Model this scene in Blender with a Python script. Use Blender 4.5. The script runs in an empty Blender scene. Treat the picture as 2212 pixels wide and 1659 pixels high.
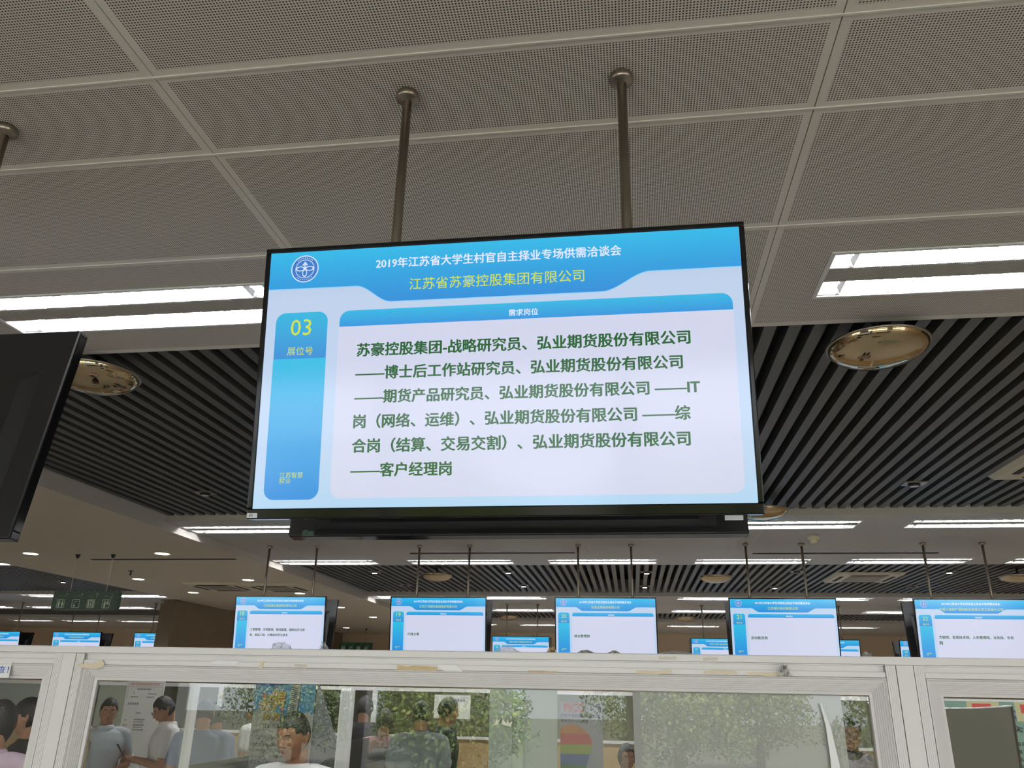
import bpy, math, random
import numpy as np
from mathutils import Vector, Matrix

random.seed(7)
S = bpy.context.scene
COL = S.collection
PI = math.pi

# ------------------------------------------------------------------ camera
CZ = 1.78                      # camera height above the hall floor
F_PX = 1724.9
right = Vector((0.98904, 0.14637, 0.01885)); up = Vector((0.0, 0.0, 0.0)); fwd = Vector((0.0, 0.0, 0.0))
yaw, pitch, roll = -0.1478, 0.3665, 0.0202
fwd = Vector((math.sin(yaw)*math.cos(pitch), math.cos(yaw)*math.cos(pitch), math.sin(pitch)))
r0 = Vector((math.cos(yaw), -math.sin(yaw), 0.0)); u0 = r0.cross(fwd)
right = math.cos(roll)*r0 + math.sin(roll)*u0
up = -math.sin(roll)*r0 + math.cos(roll)*u0
cam_data = bpy.data.cameras.new('camera')
cam_data.sensor_width = 36.0
cam_data.lens = F_PX/2212.0*36.0
cam_data.clip_start = 0.05
cam = bpy.data.objects.new('camera', cam_data)
COL.objects.link(cam)
M = Matrix((right, up, -fwd)).transposed().to_4x4()
M.translation = Vector((0, 0, CZ))
cam.matrix_world = M
S.camera = cam

# ------------------------------------------------------------------ light
S.view_settings.view_transform = 'Standard'
S.view_settings.look = 'None'
S.view_settings.exposure = 0.0
S.view_settings.gamma = 1.0
S.view_settings.use_curve_mapping = False
S.cycles.max_bounces = 7
S.cycles.diffuse_bounces = 4
S.cycles.glossy_bounces = 4
S.cycles.transparent_max_bounces = 16
S.cycles.sample_clamp_indirect = 4.0
S.cycles.caustics_reflective = False
S.cycles.caustics_refractive = False

SKY = 4.1
SUN = 52.0
TUBE = 150.0

w = bpy.data.worlds.new('World'); S.world = w; w.use_nodes = True
bg = w.node_tree.nodes['Background']
bg.inputs['Color'].default_value = (0.92, 0.97, 1.0, 1)
bg.inputs['Strength'].default_value = SKY

sun_d = bpy.data.lights.new('sun', 'SUN'); sun_d.energy = SUN; sun_d.angle = 0.02; sun_d.color = (1, .97, .92)
sun = bpy.data.objects.new('sun', sun_d); COL.objects.link(sun)
sun.rotation_euler = Vector((-0.25, -0.75, -1.0)).to_track_quat('-Z', 'Y').to_euler()

# sampling portal in the big window opening behind the camera
por_d = bpy.data.lights.new('window_portal', 'AREA'); por_d.shape = 'RECTANGLE'; por_d.size = 22.0; por_d.size_y = 2.9
por_d.cycles.is_portal = True
por = bpy.data.objects.new('window_portal', por_d); COL.objects.link(por)
por.location = (-2.0, -4.6, 1.75); por.rotation_euler = (PI/2, 0, 0)

# ------------------------------------------------------------------ helpers
def lin(r, g, b):
    def f(c):
        c /= 255.0
        return c/12.92 if c <= 0.04045 else ((c+0.055)/1.055)**2.4
    return (f(r), f(g), f(b), 1.0)

MATS = {}
def mat(name, rgb, rough=0.6, metal=0.0, spec=0.5, noise=0.0, nscale=30.0, bump=0.0):
    if name in MATS: return MATS[name]
    m = bpy.data.materials.new(name); m.use_nodes = True
    nt = m.node_tree; p = nt.nodes['Principled BSDF']
    c = lin(*rgb)
    p.inputs['Base Color'].default_value = c
    p.inputs['Roughness'].default_value = rough
    p.inputs['Metallic'].default_value = metal
    p.inputs['Specular IOR Level'].default_value = spec
    if noise > 0 or bump > 0:
        tc = nt.nodes.new('ShaderNodeTexCoord'); nz = nt.nodes.new('ShaderNodeTexNoise')
        nz.inputs['Scale'].default_value = nscale; nz.inputs['Detail'].default_value = 4
        nt.links.new(tc.outputs['Object'], nz.inputs['Vector'])
        if noise > 0:
            mx = nt.nodes.new('ShaderNodeMix'); mx.data_type = 'RGBA'
            mx.inputs[6].default_value = tuple(x*(1-noise) for x in c[:3])+(1,)
            mx.inputs[7].default_value = tuple(min(1, x*(1+noise)) for x in c[:3])+(1,)
            nt.links.new(nz.outputs['Fac'], mx.inputs[0]); nt.links.new(mx.outputs[2], p.inputs['Base Color'])
        if bump > 0:
            bp = nt.nodes.new('ShaderNodeBump'); bp.inputs['Strength'].default_value = bump; bp.inputs['Distance'].default_value = 0.01
            nt.links.new(nz.outputs['Fac'], bp.inputs['Height']); nt.links.new(bp.outputs['Normal'], p.inputs['Normal'])
    MATS[name] = m
    return m

def emat(name, rgb, strength=1.0, gloss=0.5, rough=0.12):
    """self-lit screen surface under a glossy cover"""
    if name in MATS: return MATS[name]
    m = bpy.data.materials.new(name); m.use_nodes = True
    p = m.node_tree.nodes['Principled BSDF']
    p.inputs['Base Color'].default_value = (0.004, 0.004, 0.004, 1)
    p.inputs['Roughness'].default_value = rough
    p.inputs['Specular IOR Level'].default_value = gloss
    p.inputs['Emission Color'].default_value = lin(*rgb)
    p.inputs['Emission Strength'].default_value = strength
    MATS[name] = m
    return m

def egrad(name, stops, z0, z1, rough=0.12):
    """screen graphic: vertical blend along the screen's own height"""
    m = emat(name, (255, 255, 255), 1.0, 0.5, rough)
    nt = m.node_tree; p = nt.nodes['Principled BSDF']
    tc = nt.nodes.new('ShaderNodeTexCoord'); sp = nt.nodes.new('ShaderNodeSeparateXYZ')
    mr = nt.nodes.new('ShaderNodeMapRange'); mr.inputs['From Min'].default_value = z0; mr.inputs['From Max'].default_value = z1
    rp = nt.nodes.new('ShaderNodeValToRGB')
    rp.color_ramp.elements[0].position = stops[0][0]; rp.color_ramp.elements[0].color = lin(*stops[0][1])
    rp.color_ramp.elements[1].position = stops[-1][0]; rp.color_ramp.elements[1].color = lin(*stops[-1][1])
    for t, c in stops[1:-1]:
        e = rp.color_ramp.elements.new(t); e.color = lin(*c)
    nt.links.new(tc.outputs['Object'], sp.inputs[0]); nt.links.new(sp.outputs['Z'], mr.inputs['Value'])
    nt.links.new(mr.outputs[0], rp.inputs[0]); nt.links.new(rp.outputs[0], p.inputs['Emission Color'])
    return m

def lamp_mat(name, rgb, strength):
    if name in MATS: return MATS[name]
    m = bpy.data.materials.new(name); m.use_nodes = True
    nt = m.node_tree; nt.nodes.remove(nt.nodes['Principled BSDF'])
    e = nt.nodes.new('ShaderNodeEmission'); e.inputs[0].default_value = lin(*rgb); e.inputs[1].default_value = strength
    nt.links.new(e.outputs[0], nt.nodes['Material Output'].inputs[0])
    MATS[name] = m
    return m

def glass_mat(name, tint=(0.965, 0.98, 0.97), ior=1.5, rough=0.0):
    if name in MATS: return MATS[name]
    m = bpy.data.materials.new(name); m.use_nodes = True
    nt = m.node_tree; nt.nodes.remove(nt.nodes['Principled BSDF'])
    fr = nt.nodes.new('ShaderNodeFresnel'); fr.inputs['IOR'].default_value = ior
    tr = nt.nodes.new('ShaderNodeBsdfTransparent'); tr.inputs[0].default_value = (*tint, 1)
    gl = nt.nodes.new('ShaderNodeBsdfGlossy'); gl.inputs['Roughness'].default_value = rough
    mx = nt.nodes.new('ShaderNodeMixShader')
    nt.links.new(fr.outputs[0], mx.inputs[0]); nt.links.new(tr.outputs[0], mx.inputs[1]); nt.links.new(gl.outputs[0], mx.inputs[2])
    nt.links.new(mx.outputs[0], nt.nodes['Material Output'].inputs[0])
    MATS[name] = m
    return m

class MB:
    """collects shapes; build() links them as ONE mesh object"""
    def __init__(s): s.v = []; s.f = []; s.mi = []; s.cur = 0
    def mat(s, i): s.cur = i; return s
    def add(s, verts, faces):
        o = len(s.v); s.v += [tuple(q) for q in verts]
        for f in faces: s.f.append(tuple(i+o for i in f)); s.mi.append(s.cur)
        return s
    def box(s, x0, x1, y0, y1, z0, z1):
        v = [(x0,y0,z0),(x1,y0,z0),(x1,y1,z0),(x0,y1,z0),(x0,y0,z1),(x1,y0,z1),(x1,y1,z1),(x0,y1,z1)]
        return s.add(v, [(0,3,2,1),(4,5,6,7),(0,1,5,4),(1,2,6,5),(2,3,7,6),(3,0,4,7)])
    def bar(s, a, b, r, n=10, r2=None):
        a = Vector(a); b = Vector(b); d = (b-a).normalized()
        q = d.to_track_quat('Z', 'Y'); r2 = r if r2 is None else r2
        va = [a + q @ Vector((r*math.cos(2*PI*i/n), r*math.sin(2*PI*i/n), 0)) for i in range(n)]
        vb = [b + q @ Vector((r2*math.cos(2*PI*i/n), r2*math.sin(2*PI*i/n), 0)) for i in range(n)]
        return s.add(va+vb, [(i, (i+1) % n, n+(i+1) % n, n+i) for i in range(n)]+[tuple(range(n-1, -1, -1)), tuple(range(n, 2*n))])
    def lathe(s, prof, n=24, c=(0,0,0), cap=True):
        v = []; f = []
        for (r, z) in prof:
            v += [(c[0]+r*math.cos(2*PI*i/n), c[1]+r*math.sin(2*PI*i/n), c[2]+z) for i in range(n)]
        for k in range(len(prof)-1):
            for i in range(n):
                f.append((k*n+i, k*n+(i+1) % n, (k+1)*n+(i+1) % n, (k+1)*n+i))
        if cap:
            f.append(tuple(range(n-1, -1, -1))); f.append(tuple((len(prof)-1)*n+i for i in range(n)))
        return s.add(v, f)
    def prism(s, poly, y0, y1):
        """poly in (x,z), extruded along y"""
        n = len(poly)
        v = [(x, y0, z) for x, z in poly]+[(x, y1, z) for x, z in poly]
        return s.add(v, [tuple(range(n)), tuple(range(2*n-1, n-1, -1))]+[(i, n+i, n+(i+1) % n, (i+1) % n) for i in range(n)])
    def sphere(s, c, rx, ry, rz, nu=16, nv=10):
        v = []; f = []
        for j in range(nv+1):
            t = PI*j/nv
            for i in range(nu):
                a = 2*PI*i/nu
                v.append((c[0]+rx*math.sin(t)*math.cos(a), c[1]+ry*math.sin(t)*math.sin(a), c[2]-rz*math.cos(t)))
        for j in range(nv):
            for i in range(nu):
                f.append((j*nu+i, j*nu+(i+1) % nu, (j+1)*nu+(i+1) % nu, (j+1)*nu+i))
        return s.add(v, f)
    def mesh(s, name, mats, smooth=False):
        me = bpy.data.meshes.new(name); me.from_pydata(s.v, [], s.f)
        for m in (mats if isinstance(mats, (list, tuple)) else [mats]): me.materials.append(m)
        me.polygons.foreach_set('material_index', s.mi)
        if smooth: me.polygons.foreach_set('use_smooth', [True]*len(s.f))
        me.update()
        return me
    def build(s, name, mats, parent=None, smooth=False, loc=None, bevel=0.0):
        o = bpy.data.objects.new(name, s.mesh(name, mats, smooth)); COL.objects.link(o)
        if parent: o.parent = parent
        if loc: o.location = loc
        if bevel > 0:
            b = o.modifiers.new('b', 'BEVEL'); b.width = bevel; b.segments = 2; b.limit_method = 'ANGLE'
            bake(o)
        return o

def bake(o):
    """apply an object's modifiers into its mesh"""
    bpy.context.view_layer.update()
    dg = bpy.context.evaluated_depsgraph_get()
    me = bpy.data.meshes.new_from_object(o.evaluated_get(dg), depsgraph=dg)
    old = o.data; o.modifiers.clear(); o.data = me; me.name = old.name
    bpy.data.meshes.remove(old)

def link_mesh(name, me, parent=None, loc=None):
    o = bpy.data.objects.new(name, me); COL.objects.link(o)
    if parent: o.parent = parent
    if loc: o.location = loc
    return o

def tag(o, label=None, cat=None, group=None, kind=None):
    if label: o['label'] = label
    if cat: o['category'] = cat
    if group: o['group'] = group
    if kind: o['kind'] = kind
    return o

def thing(name, loc, label, cat, group=None, rot=(0,0,0)):
    e = bpy.data.objects.new(name, None); COL.objects.link(e); e.empty_display_size = 0.1
    e.location = loc; e.rotation_euler = rot
    return tag(e, label, cat, group)

def struct(o): o['kind'] = 'structure'; return o

def dup(root, loc, label, group=None):
    r = root.copy(); COL.objects.link(r); r.location = loc; r['label'] = label
    if group: r['group'] = group
    for ch in list(root.children):
        c = ch.copy(); COL.objects.link(c); c.parent = r
        for g in list(ch.children):
            d = g.copy(); COL.objects.link(d); d.parent = c
    return r

ORD = ['first', 'second', 'third', 'fourth', 'fifth', 'sixth', 'seventh', 'eighth', 'ninth']

# text as flat meshes ------------------------------------------------------
_txt = {}
def text_mesh(body, bold=0.0, res=2, spacing=1.0, line=1.0):
    key = (body, bold, res, spacing, line)
    if key in _txt: return _txt[key]
    cu = bpy.data.curves.new('lettering', 'FONT'); cu.body = body; cu.resolution_u = res; cu.offset = bold
    cu.space_character = spacing; cu.space_line = line
    ob = bpy.data.objects.new('lettering', cu); COL.objects.link(ob)
    bpy.context.view_layer.update()
    dg = bpy.context.evaluated_depsgraph_get()
    me = bpy.data.meshes.new_from_object(ob.evaluated_get(dg), depsgraph=dg)
    bpy.data.objects.remove(ob); bpy.data.curves.remove(cu)
    co = np.empty(len(me.vertices)*3, 'f'); me.vertices.foreach_get('co', co); co = co.reshape(-1, 3)
    fs = [tuple(p.vertices) for p in me.polygons]
    bpy.data.meshes.remove(me)
    _txt[key] = (co[:, :2].copy(), fs)
    return _txt[key]

def fit_text(mb, body, x0, z0, x1, y, bold=0.0, h=None, res=2, line=1.0, flip=1):
    """lettering in the local xz plane: left edge x0, lowest ink z0, right edge x1"""
    co, fs = text_mesh(body, 0.0, res, 1.0, line)
    lo = co.min(0); hi = co.max(0)
    sx = (x1-x0)/(hi[0]-lo[0]); sy = sx if h is None else h/(hi[1]-lo[1])
    offs = [(0.0, 0.0)] if bold <= 0 else [(0.0, 0.0), (-bold*sx, 0.0), (bold*sx, 0.0), (0.0, bold*sy*.6), (0.0, -bold*sy*.6)]
    for k, (ox, oz) in enumerate(offs):       # heavier weight: the same outline laid again a hair to each side
        mb.add([(x0+(c[0]-lo[0])*sx+ox, y-0.00003*k, z0+(c[1]-lo[1])*sy+oz) for c in co], fs)
    return mb

# ------------------------------------------------------------------ materials
M_PANEL = mat('ceiling_panel_white', (224, 217, 206), 0.55)
M_CEIL2 = mat('ceiling_white_far', (190, 184, 175), 0.5, noise=0.03, nscale=1.5)
M_PLASTER = mat('plaster_ceiling', (206, 192, 172), 0.7, noise=0.03, nscale=0.8)
M_SLAT = mat('slat_dark_grey', (60, 59, 56), 0.5)
M_VOID = mat('ceiling_void_black', (24, 24, 24), 0.9)
M_ALU = mat('white_aluminium', (228, 225, 224), 0.4)
M_STEEL = mat('brushed_steel', (150, 141, 128), 0.32, 1.0)
M_BLACK = mat('black_gloss_plastic', (8, 8, 10), 0.09, spec=0.25)
M_BACK = mat('black_matt_metal', (24, 24, 27), 0.42, spec=0.4)
M_VENT = mat('vent_black', (5, 5, 6), 0.8)
M_WHITE = mat('white_paint', (225, 224, 220), 0.5)
M_REFL = mat('lamp_reflector', (240, 240, 240), 0.25, 0.3)
M_TAN = mat('tan_panel', (176, 148, 104), 0.5, noise=0.06, nscale=8)
M_WALLB = mat('beige_wall', (206, 182, 152), 0.6, noise=0.04, nscale=2)
M_MARBLE = mat('brown_marble', (110, 94, 76), 0.12, noise=0.12, nscale=3)
M_FLOOR = mat('polished_floor_tile', (210, 206, 199), 0.25, noise=0.05, nscale=2)
M_TUBE = lamp_mat('fluorescent_tube', (250, 252, 255), TUBE)
M_DOWN = lamp_mat('downlight_glow', (255, 246, 230), 14.0)
M_SPOT = lamp_mat('spot_glow', (255, 252, 248), 40.0)
M_GLASS = glass_mat('window_glass')
M_CHROME = mat('mirror_dome', (176, 156, 122), 0.06, 1.0)  # golden tone of the reflected hall put into the metal colour

def perforated(name, rgb, hole, pitch, rad):
    m = mat(name, rgb, 0.55)
    nt = m.node_tree; p = nt.nodes['Principled BSDF']; L = nt.links.new
    tc = nt.nodes.new('ShaderNodeTexCoord'); sc = nt.nodes.new('ShaderNodeVectorMath'); sc.operation = 'SCALE'
    sc.inputs['Scale'].default_value = 1.0/pitch
    fr = nt.nodes.new('ShaderNodeVectorMath'); fr.operation = 'FRACTION'
    sb = nt.nodes.new('ShaderNodeVectorMath'); sb.operation = 'SUBTRACT'; sb.inputs[1].default_value = (0.5, 0.5, 0)
    ml = nt.nodes.new('ShaderNodeVectorMath'); ml.operation = 'MULTIPLY'; ml.inputs[1].default_value = (1, 1, 0)
    ln = nt.nodes.new('ShaderNodeVectorMath'); ln.operation = 'LENGTH'
    lt = nt.nodes.new('ShaderNodeMath'); lt.operation = 'LESS_THAN'; lt.inputs[1].default_value = rad/pitch
    mx = nt.nodes.new('ShaderNodeMix'); mx.data_type = 'RGBA'
    nz = nt.nodes.new('ShaderNodeTexNoise'); nz.inputs['Scale'].default_value = 2.5
    L(tc.outputs['Object'], nz.inputs['Vector'])
    m2 = nt.nodes.new('ShaderNodeMix'); m2.data_type = 'RGBA'
    c = lin(*rgb)
    m2.inputs[6].default_value = tuple(x*0.96 for x in c[:3])+(1,); m2.inputs[7].default_value = c
    L(nz.outputs['Fac'], m2.inputs[0]); L(m2.outputs[2], mx.inputs[6])
    mx.inputs[7].default_value = lin(*hole)
    L(tc.outputs['Object'], sc.inputs[0]); L(sc.outputs[0], fr.inputs[0]); L(fr.outputs[0], sb.inputs[0]); L(sb.outputs[0], ml.inputs[0])
    L(ml.outputs[0], ln.inputs[0]); L(ln.outputs['Value'], lt.inputs[0]); L(lt.outputs[0], mx.inputs[0]); L(mx.outputs[2], p.inputs['Base Color'])
    return m
M_PERF = perforated('ceiling_panel_perforated', (220, 213, 202), (62, 55, 47), 0.0085, 0.0026)

# ------------------------------------------------------------------ room shell
ZC = CZ+1.6174          # white ceiling
ZP = CZ+1.53            # plaster ceiling
ZS = ZC+0.06            # underside of the dark slats
XL, XR, YF, YB = -20.0, 10.0, -4.7, 24.6
PX0, PX1 = -8.68, -4.90  # plaster strip

f = MB().box(XL, XR, YF, YB, -0.1, 0).build('floor', M_FLOOR); struct(f)
# unseen outside ground: near part paled to bounce light, far part darkened against reflections
g = MB().box(-45, 35, -11.5, YF-0.2, -0.25, -0.1).build('ground', mat('light_bounce_ground', (198, 196, 190), 0.9, noise=0.12, nscale=1.5)); struct(g)
g = MB().box(-45, 35, -60, -11.5, -0.25, -0.1).build('ground', mat('reflection_dark_ground', (74, 74, 62), 0.95, noise=0.3, nscale=1.5)); struct(g)
o = MB().box(XL-0.2, XR+0.2, YB, YB+0.2, 0, ZC+0.6).build('wall_back', M_WALLB); struct(o)
o = MB().box(XL-0.2, XL, YF, YB, 0, ZC+0.6).build('wall_left', M_WALLB); struct(o)
o = MB().box(XR, XR+0.2, YF, YB, 0, ZC+0.6).build('wall_right', M_WALLB); struct(o)
o = MB().box(PX0-0.35, PX0-0.06, 14.9, YB, 0, ZP).build('wall_marble', M_MARBLE); struct(o)
# front window wall behind the camera: low sill, mullions, head beam
mb = MB()
mb.box(XL, XR, YF-0.2, YF, 0, 0.3).box(XL, XR, YF-0.2, YF, 3.2, ZC+0.6)
x = XL
while x <= XR+0.01:
    mb.box(x-0.06, x+0.06, YF-0.18, YF-0.02, 0.3, 3.2); x += 2.5
mb.box(XL, XR, YF-0.14, YF-0.06, 2.45, 2.52)
mb.box(-9.0, -4.3, YF-0.2, YF, 0, 3.3).box(2.3, 4.2, YF-0.2, YF, 0, 3.3)   # piers added out of view to darken parts of the glass reflection
struct(mb.build('wall_front', M_ALU))
# roof slab
struct(MB().box(XL-0.4, XR+0.4, YF-0.4, YB+0.4, ZC+0.6, ZC+0.8).build('roof', M_WALLB))

FIX_L, FIX_W = 1.42, 0.37
FX = [-0.345+1.91*k for k in range(-2, 5)]      # lattice of the light fittings
Z1_Y = (-4.7, 3.515)
STRIPS = [(7.88, 11.08), (14.85, 18.15), (20.35, YB)]
DARKS = [(3.515, 7.88), (11.08, 14.85), (18.15, 20.35)]
# light rows: (y centre, list of x centres, length)
ROWS_R = [(3.06, [-2.235, -0.345, 1.545], 1.42), (8.36, FX, 1.42), (10.77, FX, 1.42), (15.2, FX, 1.42), (17.6, FX, 1.42), (21.6, FX[:6], 1.3)]
ROWS_L = [(10.75, [-9.6], 1.3), (15.15, [-11.5, -9.75], 1.3), (17.6, [-15.1, -13.3, -11.55], 1.3), (21.6, [-17.0, -15.35, -13.65], 1.15)]

def cut_rects(x0, x1, y0, y1, holes):
    """rectangle minus holes (holes: (hx0,hx1,hy0,hy1)) as sub-rectangles"""
    hs = sorted([h for h in holes if h[0] < x1 and h[1] > x0 and h[2] < y1 and h[3] > y0])
    if not hs: return [(x0, x1, y0, y1)]
    ys = sorted({y0, y1, *[max(y0, h[2]) for h in hs], *[min(y1, h[3]) for h in hs]})
    out = []
    for a, b in zip(ys, ys[1:]):
        segs = [(x0, x1)]
        for h in hs:
            if h[2] < b-1e-6 and h[3] > a+1e-6:
                n = []
                for s0, s1 in segs:
                    if h[0] > s0: n.append((s0, min(s1, h[0])))
                    if h[1] < s1: n.append((max(s0, h[1]), s1))
                segs = [q for q in n if q[1]-q[0] > 1e-5]
        out += [(s0, s1, a, b) for s0, s1 in segs]
    return out

def holes_for(rows):
    return [(xc-L/2, xc+L/2, yc-FIX_W/2, yc+FIX_W/2) for yc, xs, L in rows for xc in xs]
HR = holes_for(ROWS_R); HL = holes_for(ROWS_L)

# near ceiling: perforated metal panels with plain rims and tight joints
mb = MB()
ybreaks = [2.646, 2.004, 1.652]
y = 1.652
for d in (0.87, 0.352, 0.642, 0.87, 0.352, 0.642, 0.87, 0.352, 0.642):
    y -= d
    if y > YF: ybreaks.append(y)
ybreaks = sorted(ybreaks+[3.515, YF])
xb = [-1.298+1.882*k for k in range(-10, 7)]
rim = 0.024
for ya, yb_ in zip(ybreaks, ybreaks[1:]):
    for xa, xb_ in zip(xb, xb[1:]):
        g_ = 0.0015
        x0, x1, y0, y1 = xa+g_, xb_-g_, ya+g_, yb_-g_
        mid = (x0+rim, x1-rim, y0+rim, y1-rim)
        cells = cut_rects(*mid, HR)
        # perforated centre keeps clear of the light opening
        for c in cells:
            mb.mat(1); mb.add([(c[0], c[2], ZC), (c[1], c[2], ZC), (c[1], c[3], ZC), (c[0], c[3], ZC)], [(0, 3, 2, 1)])
        mb.mat(0)
        for q in ((x0, x1, y0, y0+rim), (x0, x1, y1-rim, y1), (x0, x0+rim, y0+rim, y1-rim), (x1-rim, x1, y0+rim, y1-rim)):
            for c in cut_rects(*q, HR):
                mb.add([(c[0], c[2], ZC), (c[1], c[2], ZC), (c[1], c[3], ZC), (c[0], c[3], ZC)], [(0, 3, 2, 1)])
        e = 0.004   # folded edges
        mb.add([(x0, y0, ZC), (x1, y0, ZC), (x1, y0, ZC+0.03), (x0, y0, ZC+0.03)], [(0, 1, 2, 3)])
        mb.add([(x0, y1, ZC), (x1, y1, ZC), (x1, y1, ZC+0.03), (x0, y1, ZC+0.03)], [(3, 2, 1, 0)])
        mb.add([(x0, y0, ZC), (x0, y1, ZC), (x0, y1, ZC+0.03), (x0, y0, ZC+0.03)], [(3, 2, 1, 0)])
        mb.add([(x1, y0, ZC), (x1, y1, ZC), (x1, y1, ZC+0.03), (x1, y0, ZC+0.03)], [(0, 1, 2, 3)])
ceil_near = struct(mb.build('ceiling', [M_PANEL, M_PERF]))
ceil_near['label'] = 'near ceiling of perforated off-white metal panels'
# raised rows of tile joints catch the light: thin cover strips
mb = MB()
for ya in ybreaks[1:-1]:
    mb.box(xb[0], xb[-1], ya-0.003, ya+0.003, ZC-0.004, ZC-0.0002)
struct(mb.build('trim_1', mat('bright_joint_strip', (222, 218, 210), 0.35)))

# far white strips with their light openings (left and right of the plaster)
for i, (ya, yb_) in enumerate(STRIPS):
    mb = MB()
    for X0, X1, HH in ((PX1, XR, HR), (XL, PX0, HL)):
        for c in cut_rects(X0, X1, ya, yb_, HH):
            mb.add([(c[0], c[2], ZC), (c[1], c[2], ZC), (c[1], c[3], ZC), (c[0], c[3], ZC)], [(0, 3, 2, 1)])
        for yy in (ya, yb_):
            mb.add([(X0, yy, ZC), (X1, yy, ZC), (X1, yy, ZC+0.3), (X0, yy, ZC+0.3)], [(0, 1, 2, 3)])
    struct(mb.build('ceiling', M_CEIL2))
    # joints
    mb = MB(); xk = PX1+0.6
    while xk < XR:
        mb.box(xk-0.004, xk+0.004, ya, yb_, ZC-0.002, ZC-0.0003); xk += 1.9
    struct(mb.build('trim_2', mat('soft_joint', (205, 200, 192), 0.5)))
struct(MB().box(XL, XR, 3.515, 3.53, ZC, ZC+0.3).build('trim_3', M_PANEL))

# plaster ceiling strip on the left with its step faces
mb = MB().box(PX0, PX1, YF, YB, ZP, ZP+0.45)
struct(mb.build('ceiling', M_PLASTER))
struct(MB().box(PX1, PX1+0.012, 3.53, YB, ZP, ZP+0.40).build('trim_4', mat('plaster_step_face', (205, 198, 188), 0.5)))

# dark slatted zones: fins running away from the camera under a black void
for (ya, yb_) in DARKS:
    mb = MB(); pitch = 0.118
    for X0, X1 in ((PX1+0.015, XR), (XL, PX0)):
        xk = X0+0.03
        while xk < X1:
            mb.box(xk, min(xk+0.06, X1), ya+0.004 if ya > 4 else ya+0.02, yb_-0.004, ZS, ZS+0.09); xk += pitch
    struct(mb.build('ceiling', M_SLAT))
struct(MB().box(XL, XR, YF, YB, ZC+0.42, ZC+0.44).build('ceiling', M_VOID))

# ------------------------------------------------------------------ light fittings
def fitting(L, label, group):
    t = thing('ceiling_light', (0, 0, 0), label, 'light', group)
    hw = FIX_W/2; hl = L/2
    fr = MB()
    for a in ((-hl-0.012, hl+0.012, -hw-0.012, -hw+0.006), (-hl-0.012, hl+0.012, hw-0.006, hw+0.012), (-hl-0.012, -hl+0.006, -hw, hw), (hl-0.006, hl+0.012, -hw, hw)):
        fr.box(a[0], a[1], a[2], a[3], -0.006, 0.012)
    fr.build('frame', M_WHITE, t, bevel=0.003)
    bx = MB().box(-hl+.002, hl-.002, -0.052, 0.052, 0.0, 0.03)
    bx.build('centre_strip', perforated('lamp_centre_perforated', (190, 184, 174), (60, 56, 50), 0.007, 0.0022), t)
    for sgn in (-1, 1):
        c = sgn*0.117
        tr = MB(); n = 10; prof = []
        for k in range(n+1):
            a = PI*k/n; prof.append((c-0.062*math.cos(a), 0.002+0.075*math.sin(a)))
        v = [(-hl+0.004, py, pz) for py, pz in prof]+[(hl-0.004, py, pz) for py, pz in prof]
        tr.add(v, [(i, i+1, n+2+i, n+1+i) for i in range(n)])
        tr.add(v, [tuple(range(n+1)), tuple(range(2*n+1, n, -1))])
        tr.build('reflector', M_REFL, t, smooth=False)
        MB().bar((-hl+0.09, c, 0.04), (hl-0.09, c, 0.04), 0.014, 10).build('tube', M_TUBE, t, smooth=True)
        lv = MB(); nb = int(L/0.1)
        for k in range(1, nb):
            xx = -hl+k*L/nb
            lv.add([(xx, c-0.06, 0.003), (xx, c+0.06, 0.003), (xx-0.012, c+0.045, 0.03), (xx-0.012, c-0.045, 0.03), (xx+0.012, c-0.045, 0.03), (xx+0.012, c+0.045, 0.03)],
                   [(0, 1, 2, 3), (1, 0, 4, 5)])
        for e in (-0.06, 0.06): lv.box(-hl+0.01, hl-0.01, c+e-0.0015, c+e+0.0015, 0.003, 0.02)
        lv.build('louver', M_REFL, t)
    return t

ROWNAME = ['nearest row, in the perforated ceiling', 'row just beyond the near dark slats', 'row above the number 18 to 22 screens',
           'row behind the number 18 to 22 screens', 'row over the small far screens', 'farthest row by the back wall']
protos = {}
def place_light(L, x, y, label, group):
    k = round(L, 2)
    if k not in protos:
        t = fitting(L, label, group); t.location = (x, y, ZC); protos[k] = t
    else:
        t = dup(protos[k], (x, y, ZC), label, group)
    return t
for ri, (yc, xs, L) in enumerate(ROWS_R):
    for i, xc in enumerate(xs):
        place_light(L, xc, yc, 'recessed twin-tube light, %s from left, %s' % (ORD[i], ROWNAME[ri]), 'twin-tube ceiling lights')
LN = ['row level with the green sign top', 'row behind the green sign', 'row below the green sign', 'farthest row at the far left']
for ri, (yc, xs, L) in enumerate(ROWS_L):
    for i, xc in enumerate(xs):
        place_light(L, xc, yc, 'twin-tube light left of the plaster, %s from left, %s' % (ORD[i], LN[ri]), 'twin-tube ceiling lights')

# ------------------------------------------------------------------ televisions
TW, TH = 1.13, 0.651
SX0, SZ0 = -0.553, 0.0235            # screen origin in the set's own frame
SW, SH = 1.106, 0.616
TITLE = '2019年江苏省大学生村官自主择业专场供需洽谈会'
M_SCR = egrad('screen_pale_blue', [(0, (176, 212, 240)), (0.12, (184, 208, 236)), (0.8, (190, 208, 234)), (1, (168, 190, 222))], SZ0, SZ0+SH)
M_HEAD = egrad('screen_header_blue', [(0, (38, 140, 218)), (0.45, (40, 158, 224)), (1, (44, 184, 232))], SZ0+0.478, SZ0+0.616)
M_HGLOW = emat('screen_header_rim', (150, 205, 240))
M_BAR = egrad('screen_bar_blue', [(0, (42, 146, 222)), (1, (44, 182, 228))], SZ0+0.421, SZ0+0.461)
M_SIDE1 = egrad('screen_side_top', [(0, (52, 140, 214)), (1, (44, 180, 224))], SZ0+0.348, SZ0+0.46)
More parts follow.
